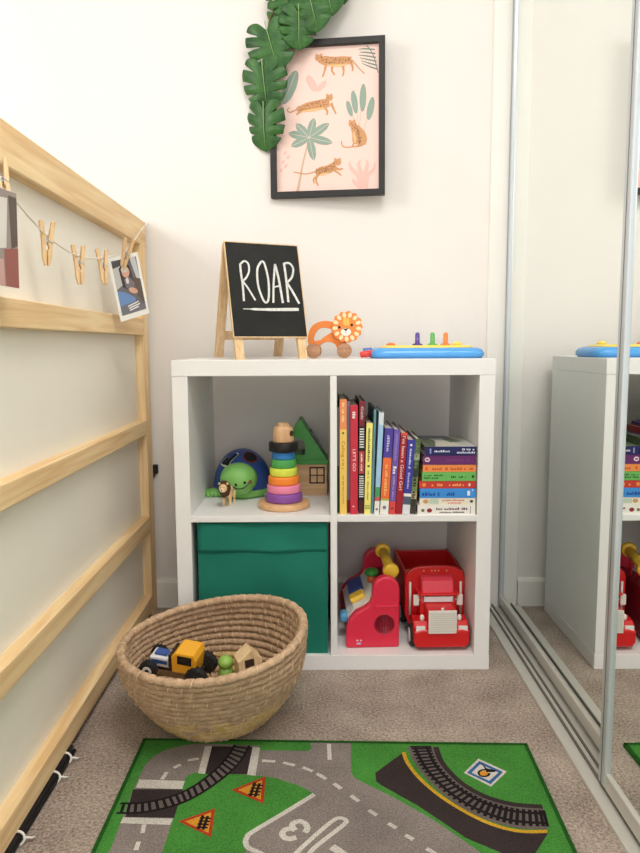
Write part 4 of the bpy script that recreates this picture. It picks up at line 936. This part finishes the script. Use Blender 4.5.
for s in (-1, 1):
    q = MB(); q.box(s*.053 - .0115, s*.053 + .0115, -.1695, -.163, .052, .0645, WHP, r=.0015); q.build('headlight', lo)
    q = MB(); q.ball((s*.047, -.150, .080), .0058, WHP, .005, .0085, u=14, v=10); q.build('side_lamp', lo)
    q = MB(); q.box(s*.056 - .0075, s*.056 + .0075, -.116, -.108, .098, .126, GY, r=.002); q.box(min(s*.044, s*.05), max(s*.044, s*.05), -.111, -.109, .110, .114, GY); q.build('wing_mirror', lo)
    q = MB(); q.cyl((s*.066, -.078, .060), (s*.066, -.078, .148), .0032, GY, 14); q.build('exhaust_pipe', lo)
    for y in (-.128, .03, .105):
        q = MB(); q.cyl((s*.056, y, .028), (s*.0755, y, .028), .028, TY, 32, bev=.004); w_ = q.build('wheel', lo)
        q = MB(); q.cyl((s*.0752, y, .028), (s*.0768, y, .028), .0185, WHP, 28, bev=.0006); q.build('hub', w_)
for x in (-.030, -.009, 0, .009, .030):
    q = MB(); q.ball((x, -.0725, .176), .0022, plastic('marker_lamp', (246, 190, 120)), u=10, v=6); q.build('marker_lamp', lo)
# odds and ends in the trailer
q = MB(); q.ball((0, 0, .016), .016, plastic('ball_lime', (206, 196, 92), .4)); o = q.build('toy_ball'); o.location = (.214, .250, ZL + .104); tag(o, 'small yellow ball lying in the red lorry\'s trailer', 'ball')
q = MB(); q.box(-.013, .013, -.009, .009, 0, .02, plastic('brick_blue', (40, 60, 170), .3), r=.002)
for x in (-.006, .006): q.cyl((x, 0, .019), (x, 0, .0225), .0038, plastic('brick_blue', (40, 60, 170), .3), 16)
o = q.build('toy_brick'); o.location = (.246, .245, ZL + .104); o.rotation_euler = (0, 0, .4); tag(o, 'small blue brick lying in the red lorry\'s trailer', 'toy brick')
q = MB(); q.prism([(-.022, 0), (.022, 0), (.024, .012), (.014, .016), (.008, .028), (-.010, .028), (-.016, .016), (-.024, .012)], -.012, .012, plastic('car_pale', (222, 214, 214), .3), r=.002)
o = thing('toy_car', 'small pale toy car lying in the red lorry\'s trailer', 'toy car', (.284, .262, ZL + .104), .7); q.build('body', o, loc=(0, 0, .003))
for x in (-.013, .013):
    for s in (-1, 1): q = MB(); q.cyl((x, s*.0105, .006), (x, s*.0135, .006), .006, TY, 16); q.build('wheel', o)
RUG_BASE = [(-0.3927, -0.3123), (0.3789, -0.3345), (0.3559, -0.6388)]
RUG = [('p','road',1,[(-0.3697,-0.6489),(-0.3652,-0.6234),(-0.367,-0.5647),(-0.3698,-0.4866),(-0.3674,-0.4049),(-0.3567,-0.3718),(-0.337,-0.3507),(-0.3088,-0.3372),(-0.2804,-0.3305),(-0.2449,-0.3321),(-0.1544,-0.3381),(-0.1457,-0.4375),(-0.1692,-0.4338),(-0.2194,-0.4276),(-0.2593,-0.425),(-0.2705,-0.4274),(-0.2814,-0.4392),(-0.2833,-0.459),(-0.2809,-0.5641),(-0.2821,-0.628),(-0.2807,-0.6533),(-0.2801,-0.6814),(-0.3714,-0.6811)]),('p','road',1,[(-0.17,-0.338),(-0.053,-0.3495),(-0.0534,-0.3276),(0.028,-0.3308),(0.0241,-0.4252),(0.0278,-0.4407),(0.0414,-0.4548),(0.0979,-0.5017),(0.1568,-0.5591),(0.2111,-0.6255),(0.2609,-0.691),(0.2205,-0.8365),(-0.0905,-0.8358),(-0.1322,-0.7196),(-0.1528,-0.6242),(-0.153,-0.611),(-0.1488,-0.5901),(-0.0438,-0.4914),(-0.0481,-0.4859),(-0.0724,-0.4657),(-0.1163,-0.4436),(-0.1569,-0.4339)]),('p','green',2,[(-0.0534,-0.3248),(-0.0515,-0.3495),(-0.0567,-0.3575),(-0.1568,-0.3543),(-0.1547,-0.3353),(-0.1475,-0.3271)]),('p','asphalt',3,[(-0.37,-0.4755),(-0.2799,-0.476),(-0.2801,-0.5524),(-0.3632,-0.5501)]),('p','white',3,[(-0.3661,-0.447),(-0.2818,-0.4521),(-0.2813,-0.4759),(-0.3663,-0.4711)]),('p','white',3,[(-0.3669,-0.5511),(-0.2816,-0.5544),(-0.2829,-0.5699),(-0.3674,-0.5657)]),('p','asphalt',3,[(-0.2506,-0.3403),(-0.1679,-0.3435),(-0.1693,-0.4327),(-0.2495,-0.4311)]),('p','white',3,[(-0.2631,-0.3402),(-0.2491,-0.3403),(-0.248,-0.4311),(-0.2616,-0.4286)]),('p','white',3,[(-0.1679,-0.3435),(-0.1529,-0.3463),(-0.1536,-0.4375),(-0.1692,-0.4338)]),('s','track',4,[(-0.3821,-0.5144),(-0.3434,-0.5135),(-0.2991,-0.4978),(-0.2631,-0.4682),(-0.2315,-0.4203),(-0.2133,-0.3751),(-0.2038,-0.3351)],0.005),('s','track',4,[(-0.3814,-0.5401),(-0.3372,-0.5383),(-0.2873,-0.5211),(-0.2515,-0.4937),(-0.2134,-0.4443),(-0.1882,-0.3958),(-0.1747,-0.338)],0.005),('p','gravel',3.5,[(-0.3655,-0.5149),(-0.3544,-0.5148),(-0.3434,-0.5135),(-0.3326,-0.511),(-0.3211,-0.5074),(-0.3097,-0.503),(-0.2991,-0.4978),(-0.2894,-0.4918),(-0.2803,-0.4849),(-0.2716,-0.4771),(-0.2631,-0.4682),(-0.2546,-0.4575),(-0.2463,-0.4453),(-0.2384,-0.4326),(-0.2315,-0.4203),(-0.2258,-0.4087),(-0.221,-0.3973),(-0.2169,-0.386),(-0.2133,-0.3751),(-0.2101,-0.3639),(-0.2074,-0.3524),(-0.2054,-0.3422),(-0.2038,-0.3351),(-0.1747,-0.338),(-0.1769,-0.3488),(-0.1799,-0.3642),(-0.1836,-0.3808),(-0.1882,-0.3958),(-0.1934,-0.4085),(-0.1992,-0.4205),(-0.2059,-0.4322),(-0.2134,-0.4443),(-0.2222,-0.4571),(-0.2319,-0.4704),(-0.2419,-0.483),(-0.2515,-0.4937),(-0.2602,-0.5022),(-0.2686,-0.5093),(-0.2774,-0.5155),(-0.2873,-0.5211),(-0.2989,-0.5264),(-0.3118,-0.5313),(-0.3248,-0.5353),(-0.3372,-0.5383),(-0.3496,-0.5398),(-0.3623,-0.5402)]),('s','track',3.8,[(-0.3752,-0.5146),(-0.3736,-0.5401)],0.0055),('s','track',3.8,[(-0.3655,-0.5149),(-0.3623,-0.5402)],0.0055),('s','track',3.8,[(-0.3544,-0.5148),(-0.3496,-0.5398)],0.0055),('s','track',3.8,[(-0.3434,-0.5135),(-0.3372,-0.5383)],0.0055),('s','track',3.8,[(-0.3326,-0.511),(-0.3248,-0.5353)],0.0055),('s','track',3.8,[(-0.3211,-0.5074),(-0.3118,-0.5313)],0.0055),('s','track',3.8,[(-0.3097,-0.503),(-0.2989,-0.5264)],0.0055),('s','track',3.8,[(-0.2991,-0.4978),(-0.2873,-0.5211)],0.0055),('s','track',3.8,[(-0.2894,-0.4918),(-0.2774,-0.5155)],0.0055),('s','track',3.8,[(-0.2803,-0.4849),(-0.2686,-0.5093)],0.0055),('s','track',3.8,[(-0.2716,-0.4771),(-0.2602,-0.5022)],0.0055),('s','track',3.8,[(-0.2631,-0.4682),(-0.2515,-0.4937)],0.0055),('s','track',3.8,[(-0.2546,-0.4575),(-0.2419,-0.483)],0.0055),('s','track',3.8,[(-0.2463,-0.4453),(-0.2319,-0.4704)],0.0055),('s','track',3.8,[(-0.2384,-0.4326),(-0.2222,-0.4571)],0.0055),('s','track',3.8,[(-0.2315,-0.4203),(-0.2134,-0.4443)],0.0055),('s','track',3.8,[(-0.2258,-0.4087),(-0.2059,-0.4322)],0.0055),('s','track',3.8,[(-0.221,-0.3973),(-0.1992,-0.4205)],0.0055),('s','track',3.8,[(-0.2169,-0.386),(-0.1934,-0.4085)],0.0055),('s','track',3.8,[(-0.2133,-0.3751),(-0.1882,-0.3958)],0.0055),('s','track',3.8,[(-0.2101,-0.3639),(-0.1836,-0.3808)],0.0055),('s','track',3.8,[(-0.2074,-0.3524),(-0.1799,-0.3642)],0.0055),('s','track',3.8,[(-0.2054,-0.3422),(-0.1769,-0.3488)],0.0055),('s','white',3,[(-0.3268,-0.5687),(-0.3241,-0.5895)],0.0075),('s','white',3,[(-0.3253,-0.6094),(-0.3246,-0.6287)],0.0075),('s','white',3,[(-0.3244,-0.4472),(-0.3207,-0.4247)],0.0075),('s','white',3,[(-0.3104,-0.4114),(-0.2991,-0.4015)],0.0075),('s','white',3,[(-0.2883,-0.3876),(-0.2681,-0.3826)],0.0075),('s','white',3,[(-0.1454,-0.3896),(-0.1197,-0.3923)],0.0075),('s','white',3,[(-0.1045,-0.3962),(-0.0818,-0.4051)],0.0075),('s','white',3,[(-0.0668,-0.4113),(-0.0475,-0.4236)],0.0075),('s','white',3,[(-0.0401,-0.4309),(-0.0228,-0.4475)],0.0075),('s','white',3,[(-0.0164,-0.3338),(-0.0154,-0.3876)],0.008),('s','white',3,[(-0.0355,-0.4337),(-0.0265,-0.4436)],0.008),('s','white',3,[(-0.0088,-0.4605),(0.0041,-0.4758)],0.008),('s','white',3,[(0.0208,-0.4953),(0.0343,-0.5109)],0.008),('s','white',3,[(0.0498,-0.5347),(0.0627,-0.5473)],0.008),('s','white',3,[(0.08,-0.5676),(0.0923,-0.5795)],0.008),('s','white',3,[(0.1051,-0.596),(0.1169,-0.6064)],0.008),('s','white',3,[(0.1348,-0.6266),(0.1477,-0.6383)],0.008),('s','white',3,[(0.1613,-0.6514),(0.1746,-0.6642)],0.008),('s','white',3,[(-0.0438,-0.4914),(-0.0965,-0.5423),(-0.1452,-0.5883),(-0.1517,-0.5993),(-0.153,-0.611),(-0.1466,-0.6242),(-0.1217,-0.6397),(-0.0775,-0.6743)],0.009),('s','white',3,[(-0.0755,-0.6499),(-0.07,-0.6348),(-0.0427,-0.5979),(-0.017,-0.5662),(-0.0037,-0.5546),(0.0068,-0.5566),(0.0091,-0.5663),(-0.0173,-0.5962),(-0.0425,-0.6246),(-0.0602,-0.6541)],0.008),('s','white',3.2,[(-0.0582,-0.5896),(-0.0545,-0.5789),(-0.0588,-0.5672),(-0.0684,-0.5621),(-0.0777,-0.5663),(-0.0797,-0.5747),(-0.0742,-0.5838)],0.0105),('s','white',3.4,[(-0.0742,-0.5838),(-0.0817,-0.5801),(-0.0912,-0.5829),(-0.0952,-0.5919),(-0.0914,-0.6007),(-0.0823,-0.6039),(-0.0719,-0.6008)],0.0105),('s','white',3.2,[(-0.0146,-0.6221),(-0.0052,-0.6306),(0.0078,-0.6437)],0.014),('p','red',3,[(-0.1925,-0.4786),(-0.1347,-0.4388),(-0.1319,-0.5166)]),('p','amber',4,[(-0.1814,-0.4786),(-0.1399,-0.4502),(-0.1377,-0.5062)]),('s','track',5,[(-0.1571,-0.4963),(-0.1525,-0.4573)],0.005),('s','track',5,[(-0.1486,-0.4985),(-0.1437,-0.4596)],0.005),('s','track',5,[(-0.1611,-0.4908),(-0.1408,-0.4931)],0.004),('s','track',5,[(-0.1598,-0.4821),(-0.1394,-0.4844)],0.004),('s','track',5,[(-0.1584,-0.4732),(-0.1381,-0.4755)],0.004),('s','track',5,[(-0.1571,-0.4641),(-0.1367,-0.4665)],0.004),('p','red',3,[(-0.271,-0.5613),(-0.2144,-0.5286),(-0.2099,-0.6)]),('p','amber',4,[(-0.26,-0.562),(-0.2193,-0.5387),(-0.2159,-0.5901)]),('s','track',5,[(-0.2342,-0.5805),(-0.2322,-0.5467)],0.005),('s','track',5,[(-0.2262,-0.5824),(-0.2239,-0.5487)],0.005),('s','track',5,[(-0.2383,-0.5758),(-0.2192,-0.5777)],0.004),('s','track',5,[(-0.2376,-0.5682),(-0.2185,-0.5701)],0.004),('s','track',5,[(-0.2368,-0.5604),(-0.2177,-0.5625)],0.004),('s','track',5,[(-0.2361,-0.5526),(-0.217,-0.5547)],0.004),('p','asphalt',2,[(0.1279,-0.364),(0.1331,-0.3989),(0.1519,-0.4517),(0.1878,-0.5094),(0.2384,-0.5613),(0.2873,-0.5862),(0.3411,-0.5883),(0.293,-0.6518),(0.2776,-0.662),(0.2538,-0.6386),(0.2026,-0.603),(0.1349,-0.5223),(0.0764,-0.4656),(0.0685,-0.4537),(0.0689,-0.4292)]),('p','gravel',2.6,[(0.1953,-0.3449),(0.1954,-0.3542),(0.1955,-0.3673),(0.1963,-0.3821),(0.1985,-0.3966),(0.2023,-0.4111),(0.2072,-0.4263),(0.2131,-0.4411),(0.2198,-0.4544),(0.2273,-0.4664),(0.2358,-0.4776),(0.2449,-0.4876),(0.2546,-0.4964),(0.2651,-0.5039),(0.2764,-0.5102),(0.2881,-0.5155),(0.2999,-0.5197),(0.3132,-0.5227),(0.3277,-0.5245),(0.3408,-0.5256),(0.3499,-0.5264),(0.3413,-0.5835),(0.3322,-0.5832),(0.319,-0.5828),(0.3042,-0.5818),(0.2905,-0.5794),(0.278,-0.5755),(0.2654,-0.5704),(0.253,-0.564),(0.2409,-0.5562),(0.2289,-0.5465),(0.2168,-0.5351),(0.2053,-0.5225),(0.1949,-0.5095),(0.1857,-0.4958),(0.1776,-0.4813),(0.1704,-0.4663),(0.1638,-0.4518),(0.1581,-0.4376),(0.1534,-0.4237),(0.1493,-0.4099),(0.1458,-0.3964),(0.143,-0.382),(0.1409,-0.3672),(0.1393,-0.354),(0.1382,-0.3446)]),('s','asphalt',2.8,[(0.1953,-0.3449),(0.1985,-0.3966),(0.2198,-0.4544),(0.2546,-0.4964),(0.2999,-0.5197),(0.3499,-0.5264)],0.011),('s','yellow',3,[(0.1296,-0.3627),(0.1331,-0.3989),(0.1519,-0.4517),(0.1878,-0.5094),(0.2384,-0.5613),(0.2873,-0.5862),(0.3385,-0.5883)],0.0075),('s','track',4,[(0.1781,-0.3448),(0.1793,-0.369),(0.1834,-0.3998),(0.1927,-0.4306),(0.2061,-0.4608),(0.2233,-0.4873),(0.2445,-0.5097),(0.2684,-0.5264),(0.2939,-0.5373),(0.3232,-0.5425),(0.3472,-0.5441),(0.3472,-0.5441)],0.0065),('s','track',4,[(0.1541,-0.3447),(0.1567,-0.3714),(0.1625,-0.4042),(0.1725,-0.4365),(0.1871,-0.4695),(0.2061,-0.5007),(0.2306,-0.528),(0.2576,-0.5484),(0.2857,-0.561),(0.3171,-0.5669),(0.3437,-0.568),(0.3437,-0.568)],0.0065),('s','track',3.5,[(0.1861,-0.3448),(0.145,-0.3446)],0.0058),('s','track',3.5,[(0.1864,-0.3508),(0.1458,-0.3516)],0.0058),('s','track',3.5,[(0.1865,-0.3588),(0.1468,-0.3612)],0.0058),('s','track',3.5,[(0.1868,-0.3682),(0.1481,-0.3724)],0.0058),('s','track',3.5,[(0.1875,-0.3784),(0.1498,-0.384)],0.0058),('s','track',3.5,[(0.1886,-0.3886),(0.1519,-0.3952)],0.0058),('s','track',3.5,[(0.1905,-0.3983),(0.1545,-0.4059)],0.0058),('s','track',3.5,[(0.193,-0.4081),(0.1575,-0.4167)],0.0058),('s','track',3.5,[(0.196,-0.4183),(0.161,-0.4277)],0.0058),('s','track',3.5,[(0.1995,-0.4286),(0.1649,-0.4388)],0.0058),('s','track',3.5,[(0.2034,-0.4388),(0.1694,-0.4499)],0.0058),('s','track',3.5,[(0.2078,-0.4486),(0.1745,-0.4613)],0.0058),('s','track',3.5,[(0.2125,-0.4578),(0.18,-0.4728)],0.0058),('s','track',3.5,[(0.2176,-0.4665),(0.1859,-0.4843)],0.0058),('s','track',3.5,[(0.2231,-0.4749),(0.1925,-0.4953)],0.0058),('s','track',3.5,[(0.2291,-0.4828),(0.1997,-0.5057)],0.0058),('s','track',3.5,[(0.2354,-0.4902),(0.2076,-0.5157)],0.0058),('s','track',3.5,[(0.2422,-0.4972),(0.2163,-0.5255)],0.0058),('s','track',3.5,[(0.2492,-0.5035),(0.2255,-0.5348)],0.0058),('s','track',3.5,[(0.2565,-0.5093),(0.2348,-0.5432)],0.0058),('s','track',3.5,[(0.2642,-0.5144),(0.2441,-0.5504)],0.0058),('s','track',3.5,[(0.2721,-0.5189),(0.2535,-0.5565)],0.0058),('s','track',3.5,[(0.2802,-0.5229),(0.2631,-0.5618)],0.0058),('s','track',3.5,[(0.2884,-0.5263),(0.2729,-0.5662)],0.0058),('s','track',3.5,[(0.2967,-0.5292),(0.2827,-0.5698)],0.0058),('s','track',3.5,[(0.3055,-0.5314),(0.2926,-0.5728)],0.0058),('s','track',3.5,[(0.3153,-0.5331),(0.3033,-0.5748)],0.0058),('s','track',3.5,[(0.3253,-0.5342),(0.3148,-0.5759)],0.0058),('s','track',3.5,[(0.3347,-0.5349),(0.326,-0.5764)],0.0058),('s','track',3.5,[(0.3427,-0.5354),(0.3355,-0.5766)],0.0058),('s','track',3.5,[(0.3485,-0.5359),(0.3423,-0.5769)],0.0058),('p','white',3,[(0.2336,-0.43),(0.2708,-0.3851),(0.3145,-0.4267),(0.2743,-0.4713)]),('p','blue',3.5,[(0.2396,-0.4301),(0.2706,-0.393),(0.3074,-0.4279),(0.2753,-0.4642)]),('p','white',4,[(0.2479,-0.4301),(0.2698,-0.4035),(0.2988,-0.4291),(0.2753,-0.4547)]),('s','track',5,[(0.281,-0.4316),(0.2789,-0.436),(0.2753,-0.4396),(0.2708,-0.4415),(0.2664,-0.4415),(0.2628,-0.4395),(0.2608,-0.4359),(0.2608,-0.4315),(0.2628,-0.427),(0.2664,-0.4234),(0.271,-0.4214),(0.2755,-0.4214),(0.2791,-0.4234)],0.0042),('p','amber',4.8,[(0.2791,-0.4321),(0.2775,-0.4356),(0.2745,-0.4384),(0.2708,-0.4399),(0.2671,-0.4399),(0.2641,-0.4383),(0.2625,-0.4355),(0.2624,-0.4321),(0.264,-0.4286),(0.267,-0.4258),(0.2707,-0.4242),(0.2744,-0.4242),(0.2774,-0.4258),(0.2791,-0.4286)]),('p','track',5.4,[(0.2733,-0.3992),(0.2788,-0.4165),(0.2972,-0.4236),(0.2907,-0.4287),(0.2764,-0.4287),(0.2754,-0.4182)])]

# ------------------------------------------------------------------ play mat with roads, drawn in metres on the floor
RCOL = dict(green=(84, 160, 70), road=(158, 146, 140), asphalt=(70, 60, 60), white=(236, 230, 220), track=(44, 38, 40), gravel=(128, 116, 112), red=(206, 74, 44), amber=(248, 172, 60), yellow=(238, 186, 56), blue=(66, 116, 176), edge=(46, 104, 42))
rg = MB()
RZ = .0065
x0, y0 = RUG_BASE[0]; x1, y1 = RUG_BASE[1]; yn = -1.32; xr = x1 - .03
mat_out = [(x0, y0), (x1, y1), (xr, yn), (x0 - .004, yn)]
rg.prism(mat_out, .0, RZ, rugm('green', RCOL['green']), plane='xy')
rng = random.Random(2)
cnt = 0
def clip_near(pts): return [(x, max(y, yn + .01)) for x, y in pts]
for it in RUG:
    cnt += 1
    z = RZ + .00012*it[2] + .0000008*(cnt % 30)
    m_ = rugm(it[1], RCOL[it[1]])
    if it[0] == 'p': rg.flat(it[3], z, m_)
    else:
        pts = it[3] if len(it[3]) < 3 else smooth_path(it[3], 5)
        rg.ribbon(pts, it[4], z, m_)
for a, b in ((0, 1), (1, 2), (3, 0)):
    p, q_ = Vector(mat_out[a]), Vector(mat_out[b]); n_ = Vector((-(q_ - p).y, (q_ - p).x)).normalized()*-.0035
    rg.ribbon([tuple(p + n_), tuple(q_ + n_)], .007, RZ + .0013, rugm('edge', RCOL['edge']))
o = rg.build('play_mat'); tag(o, 'green play mat printed with roads and railway tracks on the carpet', 'rug')

# ------------------------------------------------------------------ coiled straw basket
STRAW = mat('straw', (214, 182, 150), .8, .15, var=.6, vscale=60, rgb2=(152, 120, 94), bump=.8, bscale=260)
STRAWY = mat('straw_yellow', (222, 194, 144), .75, .15, var=.7, vscale=60, rgb2=(186, 146, 80), bump=.5, bscale=300)
STITCH = mat('stitch_straw', (226, 200, 164), .8, .15)
bk = thing('straw_basket', 'round coiled straw basket of toys standing before the shelf on the mat edge', 'basket', (-.260, -.210, .0076))
NR, NS = 14, 240
def ring_at(t):
    """centre, radius and tilt of the coil at height fraction t"""
    c = Vector((.010*t, -.062*t**1.2, .008 + .192*t))
    r = .116 + .064*math.sin(min(1, t*1.15)*PI/2)**.85 + .003*t
    return c, r, .06*t**1.5, .10*t**1.3
def coil_pt(t, a, dr=0, dz=0):
    c, r, tx, ty = ring_at(t)
    rr_ = r + dr + .0025*math.sin(3*a + t*5)
    x, y = rr_*math.cos(a)*1.015, rr_*math.sin(a)*.985
    return Vector((c.x + x, c.y + y, c.z + dz + y*tx + x*ty + .002*math.sin(2*a + 1)*t))
cm_ = MB(); rnd = random.Random(5)
for k in range(NR):
    t = k/(NR - 1); path = [coil_pt(t, 2*PI*i/NS) for i in range(NS)]
    off = rnd.randrange(4); R_ = [.0083*(1 + .05*math.sin(i*2*PI/NS*23 + k) - (.22 if (i + off) % 4 == 0 else 0)) for i in range(NS)]
    if k == NR - 1: R_ = [r*1.08 for r in R_]
    i_ = cm_.mi(STRAW); cm_.mi(STRAWY); f0 = len(cm_.bm.faces)
    cm_.tube(path, R_, STRAW, 8, closed=True)
    cm_.bm.faces.ensure_lookup_table()
    if k in (0, 1, 2, 3, 4):
        on = False
        for i in range(NS):
            if i % 8 == 0: on = rnd.random() < (.85 if k in (1, 2, 3) else .5)
            if on:
                for j in range(8): cm_.bm.faces[f0 + i*8 + j].material_index = cm_.mats.index(STRAWY)
for k in range(8):
    r_ = .112 - k*.0142
    if r_ > .008: cm_.tube([(r_*math.cos(2*PI*i/48), r_*math.sin(2*PI*i/48), .0085) for i in range(48)], .0082, STRAW, 8, closed=True)
st = cm_
for k in range(NR):
    t = k/(NR - 1); n_ = 40
    for i in range(n_):
        for side in (1, -1):
            if side > 0 and rnd.random() > (.30 if k < NR - 1 else .5): continue
            if side < 0 and (k < 4 or rnd.random() > .8): continue
            a = 2*PI*(i + .5*(k % 2) + rnd.uniform(-.15, .15))/n_; da = .03; pts = []
            for s_ in range(7):
                th = -1.5 + 3.0*s_/6
                pts.append(coil_pt(t, a + da*(s_/6 - .5), side*.0084*math.cos(th), .0084*math.sin(th)))
            st.tube(pts, .0011, STITCH, 4)
cm_.build('coils', bk)
fz = MB()
for (dx, dy, dz) in ((.215, .02, .10), (.205, -.01, .09), (.21, .03, .11), (.2, -.03, .085)):
    fz.tube([(dx - .028, dy - .01, dz), (dx - .008, dy - .008, dz + .003), (dx + .012, dy - .002, dz + .010)], .0005, STITCH, 4)
fz.build('loose_straw', bk) if False else fz.bm.free()

# things lying in the basket
blk = thing('wooden_block', 'large plain wooden block at the bottom of the straw basket', 'block', (-.326, -.222, .0245), .1)
MB().box(-.055, .055, -.05, .05, 0, .072, BEECH, r=.003).build('body', blk)
vy = plastic('truck_yellow', (246, 178, 44), .3); vb = plastic('truck_blue', (52, 86, 160), .35); vw = plastic('truck_white', (232, 232, 234), .3); vg = plastic('truck_glass', (24, 26, 30), .15)
tv = thing('toy_truck', 'yellow toy tractor with black wheels lying in the straw basket', 'toy vehicle', (-.336, -.226, .1190), rot=(.16, .10, -.20))
q = MB(); q.prism([(-.004, .004), (.048, .004), (.050, .040), (.044, .052), (.004, .052), (-.006, .040)], -.027, .027, vy, r=.003); q.build('cab', tv)
q = MB(); q.prism([(-.0125, .012), (-.005, .012), (-.007, .042), (-.0135, .040)], -.024, .024, vg, r=.001); q.box(.008, .040, -.0276, .0276, .026, .046, vg, r=.001); q.build('windows', tv)
q = MB(); q.box(-.058, -.013, -.018, .018, .004, .026, vw, r=.003); q.box(-.054, -.018, -.0185, .0185, .012, .0205, vb); q.box(-.050, -.022, -.010, .010, .0255, .031, vb, r=.001); q.build('bonnet', tv)
q = MB(); q.box(-.062, .056, -.014, .014, -.006, .005, BLACK, r=.002); q.build('chassis', tv)
for x, r_ in ((-.055, .0185), (.052, .0235)):
    for s in (-1, 1):
        q = MB(); y = s*.029; q.cyl((x, y - .008, .002), (x, y + .008, .002), r_, TY, 28, bev=.003)
        for k in range(14):
            a = 2*PI*k/14; q.box(-.0012, .0012, -.0075, .0075, r_ - .001, r_ + .0014, TY, tr(x, y, .002) @ rot('Y', a))
        w_ = q.build('wheel', tv)
        q = MB(); q.cyl((x, y - .0088, .002), (x, y + .0088, .002), r_*.56, vw if x < 0 else TY, 24, bev=.001); q.cyl((x, y - .0092, .002), (x, y + .0092, .002), r_*.24, TY, 16); q.build('hub', w_)
tb2 = thing('wooden_block', 'pale wooden toy house block with a dark opening poking up in the basket', 'block', (-.178, -.215, .024), rot=(0, -.10, .35))
q = MB(); q.prism([(-.026, 0), (.026, 0), (.026, .112), (.004, .136), (-.026, .116)], -.022, .022, wood('block_pale', (240, 214, 172), (226, 194, 148), 2, 2), r=.002); q.build('body', tb2)
q = MB(); q.box(-.012, .008, -.0226, -.0219, .100, .117, plastic('opening_brown', (64, 42, 30), .8)); q.build('opening', tb2)
gp = thing('toy_dinosaur', 'light green toy standing between tractor and wooden block in the basket', 'toy', (-.238, -.205, .0235))
LG = plastic('lime_green', (150, 196, 92), .4)
q = MB(); q.lathe([(.016, 0), (.020, .006), (.0215, .03), (.019, .06), (.015, .075), (.014, .084)], LG, None, 28); q.build('body', gp)
q = MB(); q.ball((0, -.002, .096), .0165, LG, .018, .0145); q.build('head', gp)

# ------------------------------------------------------------------ light
def area(name, loc, target, sx, sy, power, rgb):
    l = bpy.data.lights.new(name, 'AREA'); l.shape = 'RECTANGLE'; l.size = sx; l.size_y = sy; l.energy = power; l.color = rgb
    o = bpy.data.objects.new(name, l); COL.objects.link(o); o.location = loc
    o.rotation_euler = (Vector(target) - Vector(loc)).to_track_quat('-Z', 'Y').to_euler()
    return o
area('window_daylight', (LX - .09, (WY0 + WY1)/2, (WZ0 + WZ1)/2), (LX + 1, (WY0 + WY1)/2 + .35, (WZ0 + WZ1)/2 - .45), .55, .55, 12.5, (1, .98, .965))
area('ceiling_lamp', (.16, -1.25, 2.43), (.16, -1.25, 0), .6, .6, 21, (1, .96, .925))
w = bpy.data.worlds.new('world'); scene.world = w; w.use_nodes = True
bg = w.node_tree.nodes['Background']; bg.inputs['Color'].default_value = (1, .985, .975, 1); bg.inputs['Strength'].default_value = 1.85
scene.view_settings.view_transform = 'Standard'; scene.view_settings.look = 'None'
scene.view_settings.gamma = 1; scene.view_settings.use_curve_mapping = False
scene.view_settings.exposure = 0.04
